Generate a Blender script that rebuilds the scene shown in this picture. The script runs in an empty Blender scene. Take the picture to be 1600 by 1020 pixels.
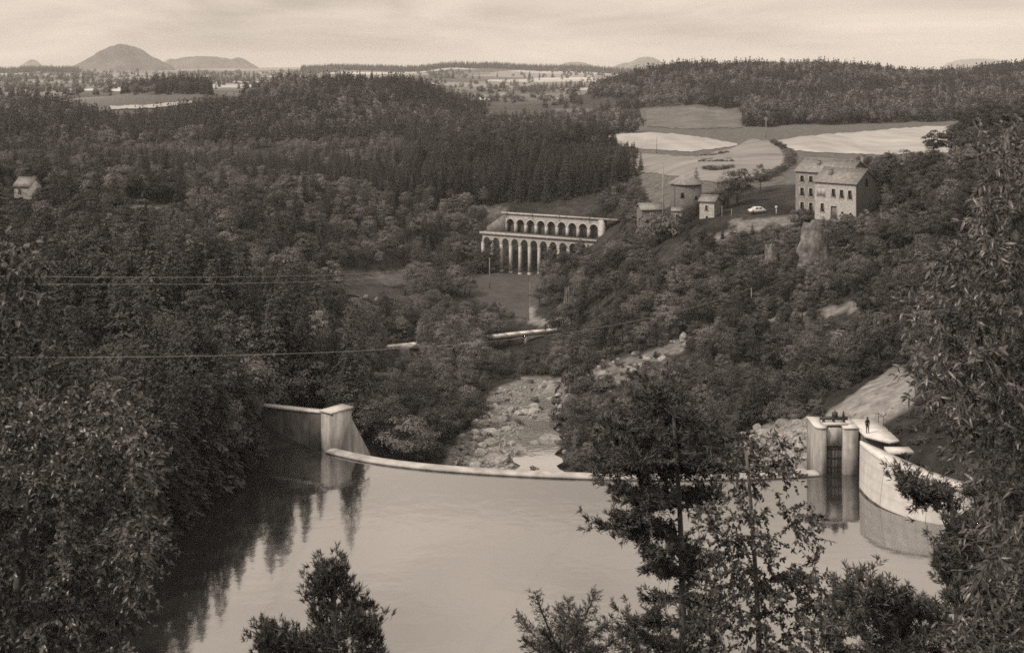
import bpy, math, random
import numpy as np
from mathutils import Vector
R = math.radians
rng = np.random.default_rng(7)
random.seed(7)

# ------------------------------------------------------------------ camera, sky, sun, exposure
scene = bpy.context.scene
F, CZ, HOR = 1900.0, 44.0, 115.0          # focal length in photo pixels, eye height above the lake, eye-level line
cd = bpy.data.cameras.new('camera')
cam = bpy.data.objects.new('camera', cd)
scene.collection.objects.link(cam)
scene.camera = cam
cam.location = (0, 0, CZ)
cam.rotation_euler = (R(90), 0, 0)
cd.sensor_width = 36.0
cd.lens = 36.0 * F / 1600.0
cd.shift_y = -(510 - HOR) / 1600.0        # rising-front plate camera: verticals stay parallel
cd.clip_start = 0.5
cd.clip_end = 40000
SUN_EL, SUN_AZ = R(45), R(238)            # sun stands behind the camera, to its left
world = bpy.data.worlds.new('World')
scene.world = world
world.use_nodes = True
wn, wl = world.node_tree.nodes, world.node_tree.links
wn.clear()
SEPIA = (1.0, 0.852, 0.715)
def build_sky():
    out = wn.new('ShaderNodeOutputWorld')
    bg = wn.new('ShaderNodeBackground')
    sky = wn.new('ShaderNodeTexSky')
    sky.sky_type = 'NISHITA'
    sky.sun_disc = False
    sky.sun_elevation = SUN_EL
    sky.sun_rotation = SUN_AZ
    sky.dust_density = 3.0
    bw = wn.new('ShaderNodeRGBToBW')
    wl.new(sky.outputs[0], bw.inputs[0])
    # thin even overcast: the clear-sky gradient is strongly flattened by the cloud sheet
    pw = wn.new('ShaderNodeMath'); pw.operation = 'POWER'; pw.inputs[1].default_value = 0.18
    wl.new(bw.outputs[0], pw.inputs[0])
    tc = wn.new('ShaderNodeTexCoord')
    mp = wn.new('ShaderNodeMapping'); mp.inputs['Scale'].default_value = (2.6, 2.6, 14.0)
    mp.inputs['Rotation'].default_value = (0.0, R(-7), 0.0)
    wl.new(tc.outputs['Generated'], mp.inputs[0])
    nz = wn.new('ShaderNodeTexNoise'); nz.inputs['Scale'].default_value = 1.7
    nz.inputs['Detail'].default_value = 7; nz.inputs['Roughness'].default_value = 0.55
    nz.inputs['Distortion'].default_value = 0.6
    wl.new(mp.outputs[0], nz.inputs['Vector'])
    rp = wn.new('ShaderNodeMapRange'); rp.inputs[1].default_value = 0.3; rp.inputs[2].default_value = 0.72
    rp.inputs[3].default_value = 0.64; rp.inputs[4].default_value = 1.40
    wl.new(nz.outputs[0], rp.inputs[0])
    m0 = wn.new('ShaderNodeMath'); m0.operation = 'MULTIPLY'
    wl.new(pw.outputs[0], m0.inputs[0]); wl.new(rp.outputs[0], m0.inputs[1])
    # an overcast sky brightens steadily from the horizon to the zenith: 1 + 1.5 sin(elevation)
    sx = wn.new('ShaderNodeSeparateXYZ'); wl.new(tc.outputs['Generated'], sx.inputs[0])
    cl = wn.new('ShaderNodeClamp'); wl.new(sx.outputs[2], cl.inputs[0])
    ma = wn.new('ShaderNodeMath'); ma.operation = 'MULTIPLY_ADD'; ma.inputs[1].default_value = 1.5; ma.inputs[2].default_value = 1.0
    wl.new(cl.outputs[0], ma.inputs[0])
    m = wn.new('ShaderNodeMath'); m.operation = 'MULTIPLY'
    wl.new(m0.outputs[0], m.inputs[0]); wl.new(ma.outputs[0], m.inputs[1])
    tint = wn.new('ShaderNodeMix'); tint.data_type = 'RGBA'; tint.blend_type = 'MULTIPLY'
    tint.inputs[0].default_value = 1.0
    tint.inputs[7].default_value = (*SEPIA, 1)
    wl.new(m.outputs[0], tint.inputs[6])
    wl.new(tint.outputs[2], bg.inputs[0])
    bg.inputs[1].default_value = 0.52
    wl.new(bg.outputs[0], out.inputs[0])
build_sky()
sd = bpy.data.lights.new('sun', 'SUN')
sd.energy = 3.4
sd.angle = R(3.0)
sd.color = (1.0, 0.852, 0.72)
sun = bpy.data.objects.new('sun', sd)
scene.collection.objects.link(sun)
# light travels away from the sun: rotation_z measured so that the beam heads to +y and +x
sun.rotation_euler = (R(90) - SUN_EL, 0, -(SUN_AZ - R(180)))
scene.view_settings.view_transform = 'Standard'
scene.view_settings.look = 'None'
scene.view_settings.exposure = 0.0
scene.view_settings.gamma = 1.0
scene.cycles.max_bounces = 6
scene.cycles.diffuse_bounces = 2
scene.cycles.glossy_bounces = 3
scene.cycles.transmission_bounces = 2
scene.cycles.volume_bounces = 1
scene.cycles.transparent_max_bounces = 4
scene.cycles.caustics_reflective = False
scene.cycles.caustics_refractive = False
scene.cycles.filter_width = 1.7
scene.cycles.use_denoising = False

# ------------------------------------------------------------------ helpers
COL = scene.collection
def P(u, v, d):
    return ((u - 800) / F * d, d, CZ - (v - HOR) / F * d)
def PX(x, y, z):
    return 800 + F * x / y, HOR + F * (CZ - z) / y

ALB = 0.62        # overall reflectance: keeps the land's tones in step with the sky's
MATS = {}
def mat(name, val=0.2, rough=0.9, noise=0.35, scale=3.0, spec=0.2, rand=0.0, bump=0.0, detail=5, trans=0.0, coords='Object', stretch=None, noise2=None, bands=None):
    """grey procedural material: value noise, optional per-object variation, bump, leaf translucency"""
    if name in MATS: return MATS[name]
    val = val * ALB
    m = bpy.data.materials.new(name); m.use_nodes = True
    n, l = m.node_tree.nodes, m.node_tree.links
    b = n['Principled BSDF']; out = n['Material Output']
    b.inputs['Roughness'].default_value = rough
    b.inputs['Specular IOR Level'].default_value = spec
    tc = n.new('ShaderNodeTexCoord'); src = tc.outputs[coords]
    if stretch:
        mp = n.new('ShaderNodeMapping'); mp.inputs['Scale'].default_value = stretch
        l.new(src, mp.inputs[0]); src = mp.outputs[0]
    nz = n.new('ShaderNodeTexNoise'); nz.inputs['Scale'].default_value = scale
    nz.inputs['Detail'].default_value = detail; nz.inputs['Roughness'].default_value = 0.6
    l.new(src, nz.inputs['Vector'])
    mr = n.new('ShaderNodeMapRange')
    mr.inputs[1].default_value = 0.3; mr.inputs[2].default_value = 0.7
    mr.inputs[3].default_value = val * (1 - noise); mr.inputs[4].default_value = val * (1 + noise)
    l.new(nz.outputs[0], mr.inputs[0]); cur = mr.outputs[0]
    if noise2:
        nz2 = n.new('ShaderNodeTexNoise'); nz2.inputs['Scale'].default_value = noise2[0]; nz2.inputs['Detail'].default_value = 4
        if len(noise2) > 2:
            mp2 = n.new('ShaderNodeMapping'); mp2.inputs['Scale'].default_value = noise2[2]
            l.new(tc.outputs[coords], mp2.inputs[0]); l.new(mp2.outputs[0], nz2.inputs['Vector'])
        else: l.new(tc.outputs[coords], nz2.inputs['Vector'])
        mr2 = n.new('ShaderNodeMapRange'); mr2.inputs[1].default_value = 0.35; mr2.inputs[2].default_value = 0.65
        mr2.inputs[3].default_value = 1 - noise2[1]; mr2.inputs[4].default_value = 1 + noise2[1] * 0.4
        l.new(nz2.outputs[0], mr2.inputs[0])
        mu = n.new('ShaderNodeMath'); mu.operation = 'MULTIPLY'
        l.new(cur, mu.inputs[0]); l.new(mr2.outputs[0], mu.inputs[1]); cur = mu.outputs[0]
    if bands:      # horizontal casting lifts
        wv = n.new('ShaderNodeTexWave'); wv.bands_direction = 'Z'; wv.inputs['Scale'].default_value = bands[0]
        wv.inputs['Distortion'].default_value = 1.2; wv.inputs['Detail'].default_value = 3; wv.inputs['Detail Scale'].default_value = 1.5
        l.new(tc.outputs[coords], wv.inputs['Vector'])
        mb_ = n.new('ShaderNodeMapRange'); mb_.inputs[1].default_value = 0; mb_.inputs[2].default_value = .35
        mb_.inputs[3].default_value = 1 - bands[1]; mb_.inputs[4].default_value = 1
        l.new(wv.outputs[1], mb_.inputs[0])
        mu = n.new('ShaderNodeMath'); mu.operation = 'MULTIPLY'
        l.new(cur, mu.inputs[0]); l.new(mb_.outputs[0], mu.inputs[1]); cur = mu.outputs[0]
    if rand:
        oi = n.new('ShaderNodeObjectInfo')
        mr3 = n.new('ShaderNodeMapRange'); mr3.inputs[3].default_value = 1 - rand; mr3.inputs[4].default_value = 1 + rand
        l.new(oi.outputs['Random'], mr3.inputs[0])
        mu = n.new('ShaderNodeMath'); mu.operation = 'MULTIPLY'
        l.new(cur, mu.inputs[0]); l.new(mr3.outputs[0], mu.inputs[1]); cur = mu.outputs[0]
    l.new(cur, b.inputs['Base Color'])
    if bump:
        bp = n.new('ShaderNodeBump'); bp.inputs['Strength'].default_value = 1.0
        bp.inputs['Distance'].default_value = bump
        l.new(nz.outputs[0], bp.inputs['Height']); l.new(bp.outputs[0], b.inputs['Normal'])
    if trans:
        tr = n.new('ShaderNodeBsdfTranslucent'); mx = n.new('ShaderNodeMixShader')
        mx.inputs[0].default_value = trans
        l.new(cur, tr.inputs[0]); l.new(b.outputs[0], mx.inputs[1]); l.new(tr.outputs[0], mx.inputs[2])
        l.new(mx.outputs[0], out.inputs[0])
    MATS[name] = m
    return m

def mesh(name, verts, tris=None, quads=None, mats=(), midx=None, smooth=False):
    verts = np.asarray(verts, dtype=np.float32).reshape(-1, 3)
    me = bpy.data.meshes.new(name)
    nt = 0 if tris is None else len(tris); nq = 0 if quads is None else len(quads)
    loops = []
    if nt: loops.append(np.asarray(tris, dtype=np.int32).ravel())
    if nq: loops.append(np.asarray(quads, dtype=np.int32).ravel())
    loops = np.concatenate(loops)
    me.vertices.add(len(verts)); me.vertices.foreach_set('co', verts.ravel())
    me.loops.add(len(loops)); me.loops.foreach_set('vertex_index', loops)
    me.polygons.add(nt + nq)
    tot = np.concatenate([np.full(nt, 3, np.int32), np.full(nq, 4, np.int32)])
    st = np.concatenate([[0], np.cumsum(tot)[:-1]]).astype(np.int32)
    me.polygons.foreach_set('loop_start', st); me.polygons.foreach_set('loop_total', tot)
    for m in mats: me.materials.append(m)
    if midx is not None: me.polygons.foreach_set('material_index', np.asarray(midx, np.int32))
    if smooth: me.polygons.foreach_set('use_smooth', np.ones(nt + nq, bool))
    me.update(calc_edges=True); me.validate()
    return me

def obj(name, me, parent=None, loc=None, label=None, cat=None, group=None, kind=None):
    o = bpy.data.objects.new(name, me)
    COL.objects.link(o)
    if parent is not None: o.parent = parent
    if loc is not None: o.location = loc
    tag(o, label, cat, group, kind)
    return o
def tag(o, label=None, cat=None, group=None, kind=None):
    if label: o['label'] = label
    if cat: o['category'] = cat
    if group: o['group'] = group
    if kind: o['kind'] = kind
    return o
def thing(name, label, cat, loc=(0, 0, 0), rz=0.0, group=None):
    o = obj(name, None, None, loc, label, cat, group)
    o.rotation_euler = (0, 0, rz)
    return o

class MB:
    """collects boxes, tubes and loose faces, then builds them as one mesh"""
    def __init__(s): s.v = []; s.t = []; s.q = []; s.n = 0
    def add(s, v, t=None, q=None):
        v = np.asarray(v, float).reshape(-1, 3)
        s.v.append(v)
        if t is not None and len(t): s.t.append(np.asarray(t) + s.n)
        if q is not None and len(q): s.q.append(np.asarray(q) + s.n)
        s.n += len(v); return s
    def box(s, x0, x1, y0, y1, z0, z1):
        v = [(x0,y0,z0),(x1,y0,z0),(x1,y1,z0),(x0,y1,z0),(x0,y0,z1),(x1,y0,z1),(x1,y1,z1),(x0,y1,z1)]
        return s.add(v, q=[(0,3,2,1),(4,5,6,7),(0,1,5,4),(1,2,6,5),(2,3,7,6),(3,0,4,7)])
    def prism(s, poly, z0, z1):
        """vertical prism over a plan polygon; z0, z1 numbers or per-corner lists"""
        n = len(poly)
        z0 = [z0] * n if np.isscalar(z0) else z0; z1 = [z1] * n if np.isscalar(z1) else z1
        v = [(p[0], p[1], z) for p, z in zip(poly, z0)] + [(p[0], p[1], z) for p, z in zip(poly, z1)]
        q = [(i, (i + 1) % n, n + (i + 1) % n, n + i) for i in range(n)]
        t = [(n, n + i, n + i + 1) for i in range(1, n - 1)] + [(0, i + 1, i) for i in range(1, n - 1)]
        return s.add(v, t, q)
    def tube(s, pts, rad, k=5):
        pts = np.asarray(pts, float); rad = np.broadcast_to(np.asarray(rad, float), (len(pts),))
        tg = np.gradient(pts, axis=0); tg /= np.linalg.norm(tg, axis=1, keepdims=True) + 1e-9
        ref = np.where(np.abs(tg[:, 2:3]) > 0.85, np.array([[1., 0, 0]]), np.array([[0, 0, 1.]]))
        a = np.cross(tg, ref); a /= np.linalg.norm(a, axis=1, keepdims=True) + 1e-9
        b = np.cross(tg, a)
        th = np.linspace(0, 2 * np.pi, k, endpoint=False)
        ring = pts[:, None] + rad[:, None, None] * (np.cos(th)[None, :, None] * a[:, None] + np.sin(th)[None, :, None] * b[:, None])
        i = np.arange(len(pts) - 1)[:, None]; j = np.arange(k)[None]
        q = np.stack([i * k + j, i * k + (j + 1) % k, (i + 1) * k + (j + 1) % k, (i + 1) * k + j], -1).reshape(-1, 4)
        cap = [(0, m + 1, m) for m in range(1, k - 1)]
        e = (len(pts) - 1) * k
        cap += [(e, e + m, e + m + 1) for m in range(1, k - 1)]
        return s.add(ring.reshape(-1, 3), cap, q)
    def arrays(s):
        return (np.concatenate(s.v), np.concatenate(s.t) if s.t else None, np.concatenate(s.q) if s.q else None)
    def mesh(s, name, m, smooth=False):
        v, t, q = s.arrays()
        return mesh(name, v, t, q, [m], smooth=smooth)
    def build(s, name, m, parent=None, smooth=False, **kw):
        return obj(name, s.mesh(name, m, smooth), parent, **kw)

def unit(v):
    return v / (np.linalg.norm(v, axis=-1, keepdims=True) + 1e-9)
def leaves(c, d, nrm, L, W, fold=0.0):
    """diamond leaf blades: centre-base c, direction d, normal nrm; two triangles each, creased at the midrib"""
    d = unit(d); s = unit(np.cross(d, nrm)); nn = np.cross(s, d)
    L = np.asarray(L).reshape(-1, 1) * np.ones((len(c), 1)); W = np.asarray(W).reshape(-1, 1) * np.ones((len(c), 1))
    a = c; t = c + d * L; m = c + d * L * 0.45
    v = np.stack([a, m + s * W * .5 + nn * W * fold, t, m - s * W * .5 + nn * W * fold], 1).reshape(-1, 3)
    i = np.arange(len(c)) * 4
    tr = np.concatenate([np.stack([i, i + 1, i + 2], 1), np.stack([i, i + 2, i + 3], 1)])
    return v, tr

# value noise on arrays
def _h(i, j, s):
    n = (i * 374761393 + j * 668265263 + s * 974634721) & 0xffffffff
    n = ((n ^ (n >> 13)) * 1274126177) & 0xffffffff
    return ((n ^ (n >> 16)) & 0xffff) / 65535.0
def vnoise(x, y, s=0):
    x = np.asarray(x, float); y = np.asarray(y, float)
    i = np.floor(x).astype(np.int64); j = np.floor(y).astype(np.int64)
    f = x - i; g = y - j; f = f * f * (3 - 2 * f); g = g * g * (3 - 2 * g)
    return ((_h(i, j, s) * (1 - f) + _h(i + 1, j, s) * f) * (1 - g) + (_h(i, j + 1, s) * (1 - f) + _h(i + 1, j + 1, s) * f) * g) * 2 - 1
def fbm(x, y, s=0, o=4):
    r = 0; a = 1.0
    for k in range(o):
        r = r + a * vnoise(x * 2 ** k, y * 2 ** k, s + k); a *= 0.5
    return r

# ------------------------------------------------------------------ the lie of the land
Y0 = 40.0                                        # columns fan out from a point 40 m behind the camera
ROWX = {                                         # rows near the lake: distance -> (x, height)
    -35: [(-80, 62), (0, 56), (80, 62)],
    0: [(-40, 47), (-8, 42.6), (0, 42.2), (8, 42.6), (40, 47)],
    10: [(-45, 42), (-15, 36.5), (0, 36), (15, 36.5), (45, 42)],
    28: [(-55, 32), (-25, 24.5), (0, 23.5), (25, 24.5), (55, 32)],
    45: [(-60, 22), (-30, 12.5), (0, 11), (30, 12.5), (60, 24)],
    58: [(-65, 17), (-40, 5), (0, 1.5), (38, 4), (65, 20)],
    66: [(-65, 15), (-42, 5), (-33, -.5), (-28, -4), (30, -4), (38, 0), (45, 6), (65, 17)],
    94: [(-90, 17), (-52, 7), (-38, 0), (-33, -4), (36, -4), (43, 0), (50, 6), (75, 17)],
    112: [(-90, 16), (-50, 6.5), (-35, 0), (-30.5, -4), (36, -4), (43, 0), (49, 5), (75, 17)],
    124: [(-90, 15), (-48, 6), (-33, .2), (-29, -4), (36, -4), (40, -3), (44.5, 3), (50, 7), (75, 16)],
    133: [(-90, 13), (-48, 4.5), (-31, .4), (-27, -4), (36, -4), (39, -1), (42, 4), (50, 8), (75, 16)],
    139: [(-90, 12), (-45, 4.0), (-33, 0.8), (-27, -3), (30, -5), (38, 0), (42, 4.6), (50, 8), (75, 16)],
    147: [(-90, 11), (-45, 5), (-32, 2.4), (-21, 1), (-15, -5), (10, -6), (27, -5), (33, -1), (40, 3.5), (46, 6), (75, 15)],
}
ROWU = {                                         # rows beyond the dam: distance -> (photo column, height)
    165: [(-300, 14), (0, 12), (200, 9), (350, 5), (450, 2), (520, -1), (600, -5), (700, -7), (850, -7.7), (950, -7.5), (1100, -6.5), (1200, -4), (1270, 0.5), (1400, 4.6), (1500, 10), (1700, 20), (2000, 26)],
    190: [(-300, 16), (0, 14), (200, 10), (350, 6), (480, 2), (560, -5), (640, -9), (750, -10), (880, -10.8), (1000, -8), (1150, -5), (1300, 0), (1400, 5), (1500, 14), (1700, 26), (2000, 30)],
    219: [(-300, 17), (0, 15), (200, 12), (350, 8), (480, 2), (560, -7), (640, -12), (760, -12.5), (860, -13.2), (950, -11), (1050, -6), (1200, -1), (1300, 3), (1400, 10), (1500, 19), (1700, 30), (2000, 32)],
    250: [(-300, 18), (0, 16), (200, 13), (350, 9), (480, 0), (580, -13), (660, -15), (760, -15.5), (870, -15), (950, -10), (1050, -1), (1150, 4), (1270, 9.5), (1400, 17), (1500, 25), (1700, 33)],
    272: [(-300, 18), (0, 16), (200, 13), (350, 8), (470, 0), (580, -15), (660, -16.5), (800, -17), (890, -14), (960, -6), (1040, 5), (1130, 10), (1280, 12.9), (1400, 18), (1500, 27), (1700, 33)],
    300: [(-300, 18), (0, 16), (200, 12), (350, 7), (470, 0), (560, -12), (660, -17), (800, -18), (890, -15), (950, -7), (1020, 6), (1080, 10.4), (1280, 14), (1400, 18), (1500, 24), (1700, 28)],
    340: [(-300, 18), (0, 15), (200, 11), (350, 7), (470, -2), (550, -13), (650, -17), (740, -18.5), (830, -19), (890, -14), (950, -6), (1020, 6), (1090, 12.5), (1280, 14.5), (1400, 16), (1500, 20), (1700, 25)],
    374: [(-300, 18), (0, 14), (200, 10), (350, 7), (470, 2), (560, -7), (650, -15), (740, -19.5), (830, -20.3), (880, -16), (930, -8), (1000, 3), (1090, 14), (1280, 14.7), (1400, 16), (1500, 19), (1700, 24)],
    396: [(-300, 17), (0, 12), (200, 7.5), (350, 5), (470, 2.5), (560, -1), (650, -8), (740, -18), (800, -20.6), (840, -20.3), (880, -16), (930, -2), (1000, 6), (1090, 14.3), (1280, 15), (1500, 18), (1700, 23)],
    418: [(-300, 17), (0, 11), (200, 6), (350, 4), (470, 3), (560, 0), (650, -2), (740, -4.5), (800, -3.4), (860, -2.6), (930, 0.2), (1000, 8), (1090, 14.5), (1280, 15), (1500, 17), (1700, 22)],
    450: [(-300, 17), (0, 10), (150, 5.5), (300, 4), (450, 3.5), (600, 2.5), (750, 1.5), (900, 4), (1000, 9.5), (1050, 12), (1200, 15), (1350, 15), (1500, 17), (1700, 22)],
    520: [(-300, 15), (0, 6), (150, 2), (300, 1.5), (450, 2), (600, 5), (750, 8), (900, 9.3), (1050, 13), (1200, 15), (1350, 15), (1500, 16), (1700, 20)],
    620: [(-300, 10), (0, 4), (150, 2), (300, 2), (450, 3), (600, 6), (750, 8), (900, 9), (1050, 13.2), (1200, 14.5), (1350, 15), (1500, 16), (1700, 20)],
    700: [(-300, 20), (0, 14), (100, 13), (180, 6), (300, 6), (420, 8), (600, 10), (680, 7), (750, 5), (900, 7.5), (1050, 12.5), (1200, 14), (1350, 15), (1500, 17), (1700, 22)],
    800: [(-300, 30), (0, 20), (90, 20), (130, 16), (180, 7), (250, 10), (300, 13), (380, 19), (450, 25), (600, 24), (680, 14), (750, 7), (900, 7), (960, 9), (1050, 11), (1200, 15), (1350, 18), (1500, 22), (1700, 28)],
    900: [(-300, 28), (0, 18), (90, 17), (170, 10), (250, 13), (300, 16), (380, 23), (440, 33), (640, 32), (700, 20), (760, 10), (900, 8), (960, 12), (1050, 17), (1200, 23), (1350, 27), (1500, 28), (1700, 36)],
    1080: [(-300, 22), (0, 20), (90, 20), (150, 22), (200, 29), (240, 32), (290, 32), (340, 24), (450, 28), (600, 24), (700, 16), (760, 13), (900, 15), (940, 24), (1000, 36), (1080, 43), (1200, 42), (1330, 42), (1420, 34), (1480, 36), (1580, 44), (1700, 47)],
    1250: [(-300, 23), (0, 22), (170, 23), (300, 24), (450, 26), (600, 22), (760, 15), (880, 16), (950, 27), (1050, 41), (1200, 44), (1330, 43), (1430, 32), (1500, 36), (1580, 44), (1700, 48)],
    1500: [(-300, 24), (0, 24), (300, 24), (600, 21), (760, 18), (900, 18), (1000, 27), (1100, 35), (1300, 33), (1440, 28), (1600, 36), (1800, 40)],
    2100: [(-300, 29), (0, 28), (300, 28), (600, 26), (760, 24), (900, 24), (1050, 26), (1200, 28), (1600, 32), (1800, 32)],
    3000: [(-300, 36), (0, 36), (300, 36), (470, 38), (600, 40), (760, 38), (900, 36), (1050, 35), (1600, 38)],
    3700: [(-300, 44), (0, 46), (60, 50), (130, 48), (300, 40), (420, 44), (520, 58), (600, 54), (660, 50), (700, 64), (780, 62), (850, 54), (920, 52), (960, 42), (1100, 40), (1600, 40)],
    4600: [(-300, 50), (0, 52), (300, 50), (470, 56), (600, 58), (760, 60), (900, 60), (1050, 50), (1600, 50)],
    6500: [(-300, 62), (0, 64), (300, 66), (470, 70), (600, 74), (760, 76), (900, 74), (1050, 66), (1600, 62)],
    9000: [(-300, 70), (0, 74), (300, 80), (470, 86), (600, 90), (760, 92), (900, 88), (1050, 76), (1600, 74)],
    14000: [(-300, 40), (800, 40), (1600, 40)],
}
NT = 261
TG = np.linspace(-0.75, 0.75, NT)
_rows = []
for d_, pts in ROWX.items():
    xs = np.array([p[0] for p in pts]) / (d_ + Y0)
    _rows.append((d_, np.interp(TG, xs, [p[1] for p in pts])))
for d_, pts in ROWU.items():
    xs = np.array([(p[0] - 800) / F * d_ for p in pts]) / (d_ + Y0)
    _rows.append((d_, np.interp(TG, xs, [p[1] for p in pts])))
_rows.sort(key=lambda r: r[0])
ker = np.array([1, 2, 3, 2, 1.]) / 9
RL = np.log(np.array([r[0] for r in _rows]) + Y0)
RZ = np.stack([np.convolve(np.pad(r[1], 2, mode='edge'), ker, 'valid') for r in _rows])
def _slopes():
    h = np.diff(RL)[:, None]; dl = np.diff(RZ, axis=0) / h
    m = np.zeros_like(RZ)
    a, b = dl[:-1], dl[1:]
    ok = a * b > 0
    m[1:-1] = np.where(ok, 2 * a * b / np.where(ok, a + b, 1), 0)
    m[0] = dl[0]; m[-1] = dl[-1]
    return m
RM = _slopes()
def ground(x, y):
    """height of the land at x, y (arrays): monotone cubic in log distance, linear across"""
    x = np.asarray(x, float); y = np.maximum(np.asarray(y, float), -34.5)
    t = np.clip(x / (y + Y0), TG[0], TG[-1])
    c = (t - TG[0]) / (TG[1] - TG[0]); c0 = np.clip(np.floor(c).astype(int), 0, NT - 2); fc = c - c0
    L = np.log(y + Y0)
    r = np.clip(np.searchsorted(RL, L) - 1, 0, len(RL) - 2)
    h = RL[r + 1] - RL[r]; s = (L - RL[r]) / h
    def zc(k):
        a, b, ma, mb = RZ[r, k], RZ[r + 1, k], RM[r, k], RM[r + 1, k]
        return (2*s**3 - 3*s**2 + 1) * a + (s**3 - 2*s**2 + s) * h * ma + (-2*s**3 + 3*s**2) * b + (s**3 - s**2) * h * mb
    z = zc(c0) * (1 - fc) + zc(c0 + 1) * fc
    amp = np.clip((y - 60) / 100, 0.15, 1) * np.clip(y / 300, .35, 3.0) * 0.5
    wet = np.clip((z + 1.0) / 2.0, 0, 1) + (y > 150)
    z = z + amp * np.clip(wet, 0, 1) * fbm(x / (6 + y * .03), y / (6 + y * .06), 3, 4)
    return z
_DS = np.exp(np.linspace(np.log(62.), np.log(12000.), 5000))
def hit(u, v, dmin=62.0):
    """ground point seen at photo pixel u, v"""
    ds = _DS[_DS > dmin]
    x = (u - 800) / F * ds; zr = CZ - (v - HOR) / F * ds
    g = ground(x, ds)
    k = np.nonzero(zr <= g)[0]
    k = k[0] if len(k) else len(ds) - 1
    return float(x[k]), float(ds[k]), float(g[k])
def gz(x, y): return float(ground(np.array([x]), np.array([y]))[0])

def inpoly(u, v, poly):
    u = np.asarray(u); v = np.asarray(v); r = np.zeros(u.shape, bool)
    n = len(poly)
    for i in range(n):
        x1, y1 = poly[i]; x2, y2 = poly[(i + 1) % n]
        if y1 == y2: continue
        c = ((y1 > v) != (y2 > v)) & (u < (x2 - x1) * (v - y1) / (y2 - y1) + x1)
        r ^= c
    return r

# ------------------------------------------------------------------ terrain, water, fields
BARE = [  # (photo outline of the ground patch, distance range, albedo of that ground)
    ([(1262, 668), (1330, 618), (1400, 568), (1432, 590), (1432, 740), (1370, 690), (1350, 655)], (138, 185), .30),      # cut earth bank
    ([(1120, 760), (1150, 690), (1200, 660), (1262, 655), (1300, 700), (1280, 760)], (136, 185), .26),                # rocks by the gate
    ([(690, 745), (700, 700), (735, 665), (765, 612), (820, 586), (880, 590), (905, 612), (872, 640), (872, 690), (878, 780), (760, 780)], (140, 262), .22),
    ([(905, 602), (900, 586), (950, 565), (1030, 545), (1090, 515), (1096, 530), (1020, 575), (960, 606)], (180, 262), .20),
    ([(1170, 506), (1230, 492), (1290, 482), (1345, 470), (1345, 482), (1290, 494), (1230, 503)], (180, 240), .26),   # track cut in the slope
    ([(1285, 522), (1330, 515), (1335, 560), (1310, 570)], (160, 230), .26),
    ([(1110, 372), (1160, 352), (1200, 340), (1245, 333), (1245, 344), (1200, 352), (1150, 372)], (240, 300), .22),    # road to the houses
    ([(1140, 345), (1255, 334), (1340, 338), (1340, 346), (1250, 348), (1150, 358)], (240, 300), .22),
    ([(814, 445), (828, 440), (826, 470), (840, 498), (880, 506), (870, 516), (828, 505), (816, 480)], (265, 380), .30),  # footpath in the meadow
    ([(180, 322), (330, 318), (345, 327), (180, 328)], (280, 420), .20),
    ([(500, 236), (560, 232), (640, 240), (640, 248), (560, 245), (510, 246)], (480, 640), .14),
    ([(620, 320), (760, 300), (790, 330), (760, 352), (640, 345)], (395, 480), .15),
    ([(870, 500), (890, 462), (902, 462), (896, 505)], (260, 350), .24),
    ([(860, 170), (960, 170), (1010, 200), (1000, 206), (900, 190)], (600, 1100), .20),
    ([(1000, 168), (1100, 165), (1165, 175), (1160, 200), (1060, 200), (980, 196)], (560, 1000), .16),
]
GRASS = [
    ([(695, 446), (740, 432), (815, 424), (850, 428), (850, 470), (820, 506), (790, 490), (745, 468)], (300, 396), .115),
    ([(500, 425), (640, 420), (640, 445), (560, 448), (500, 446)], (290, 380), .14),
]
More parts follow.
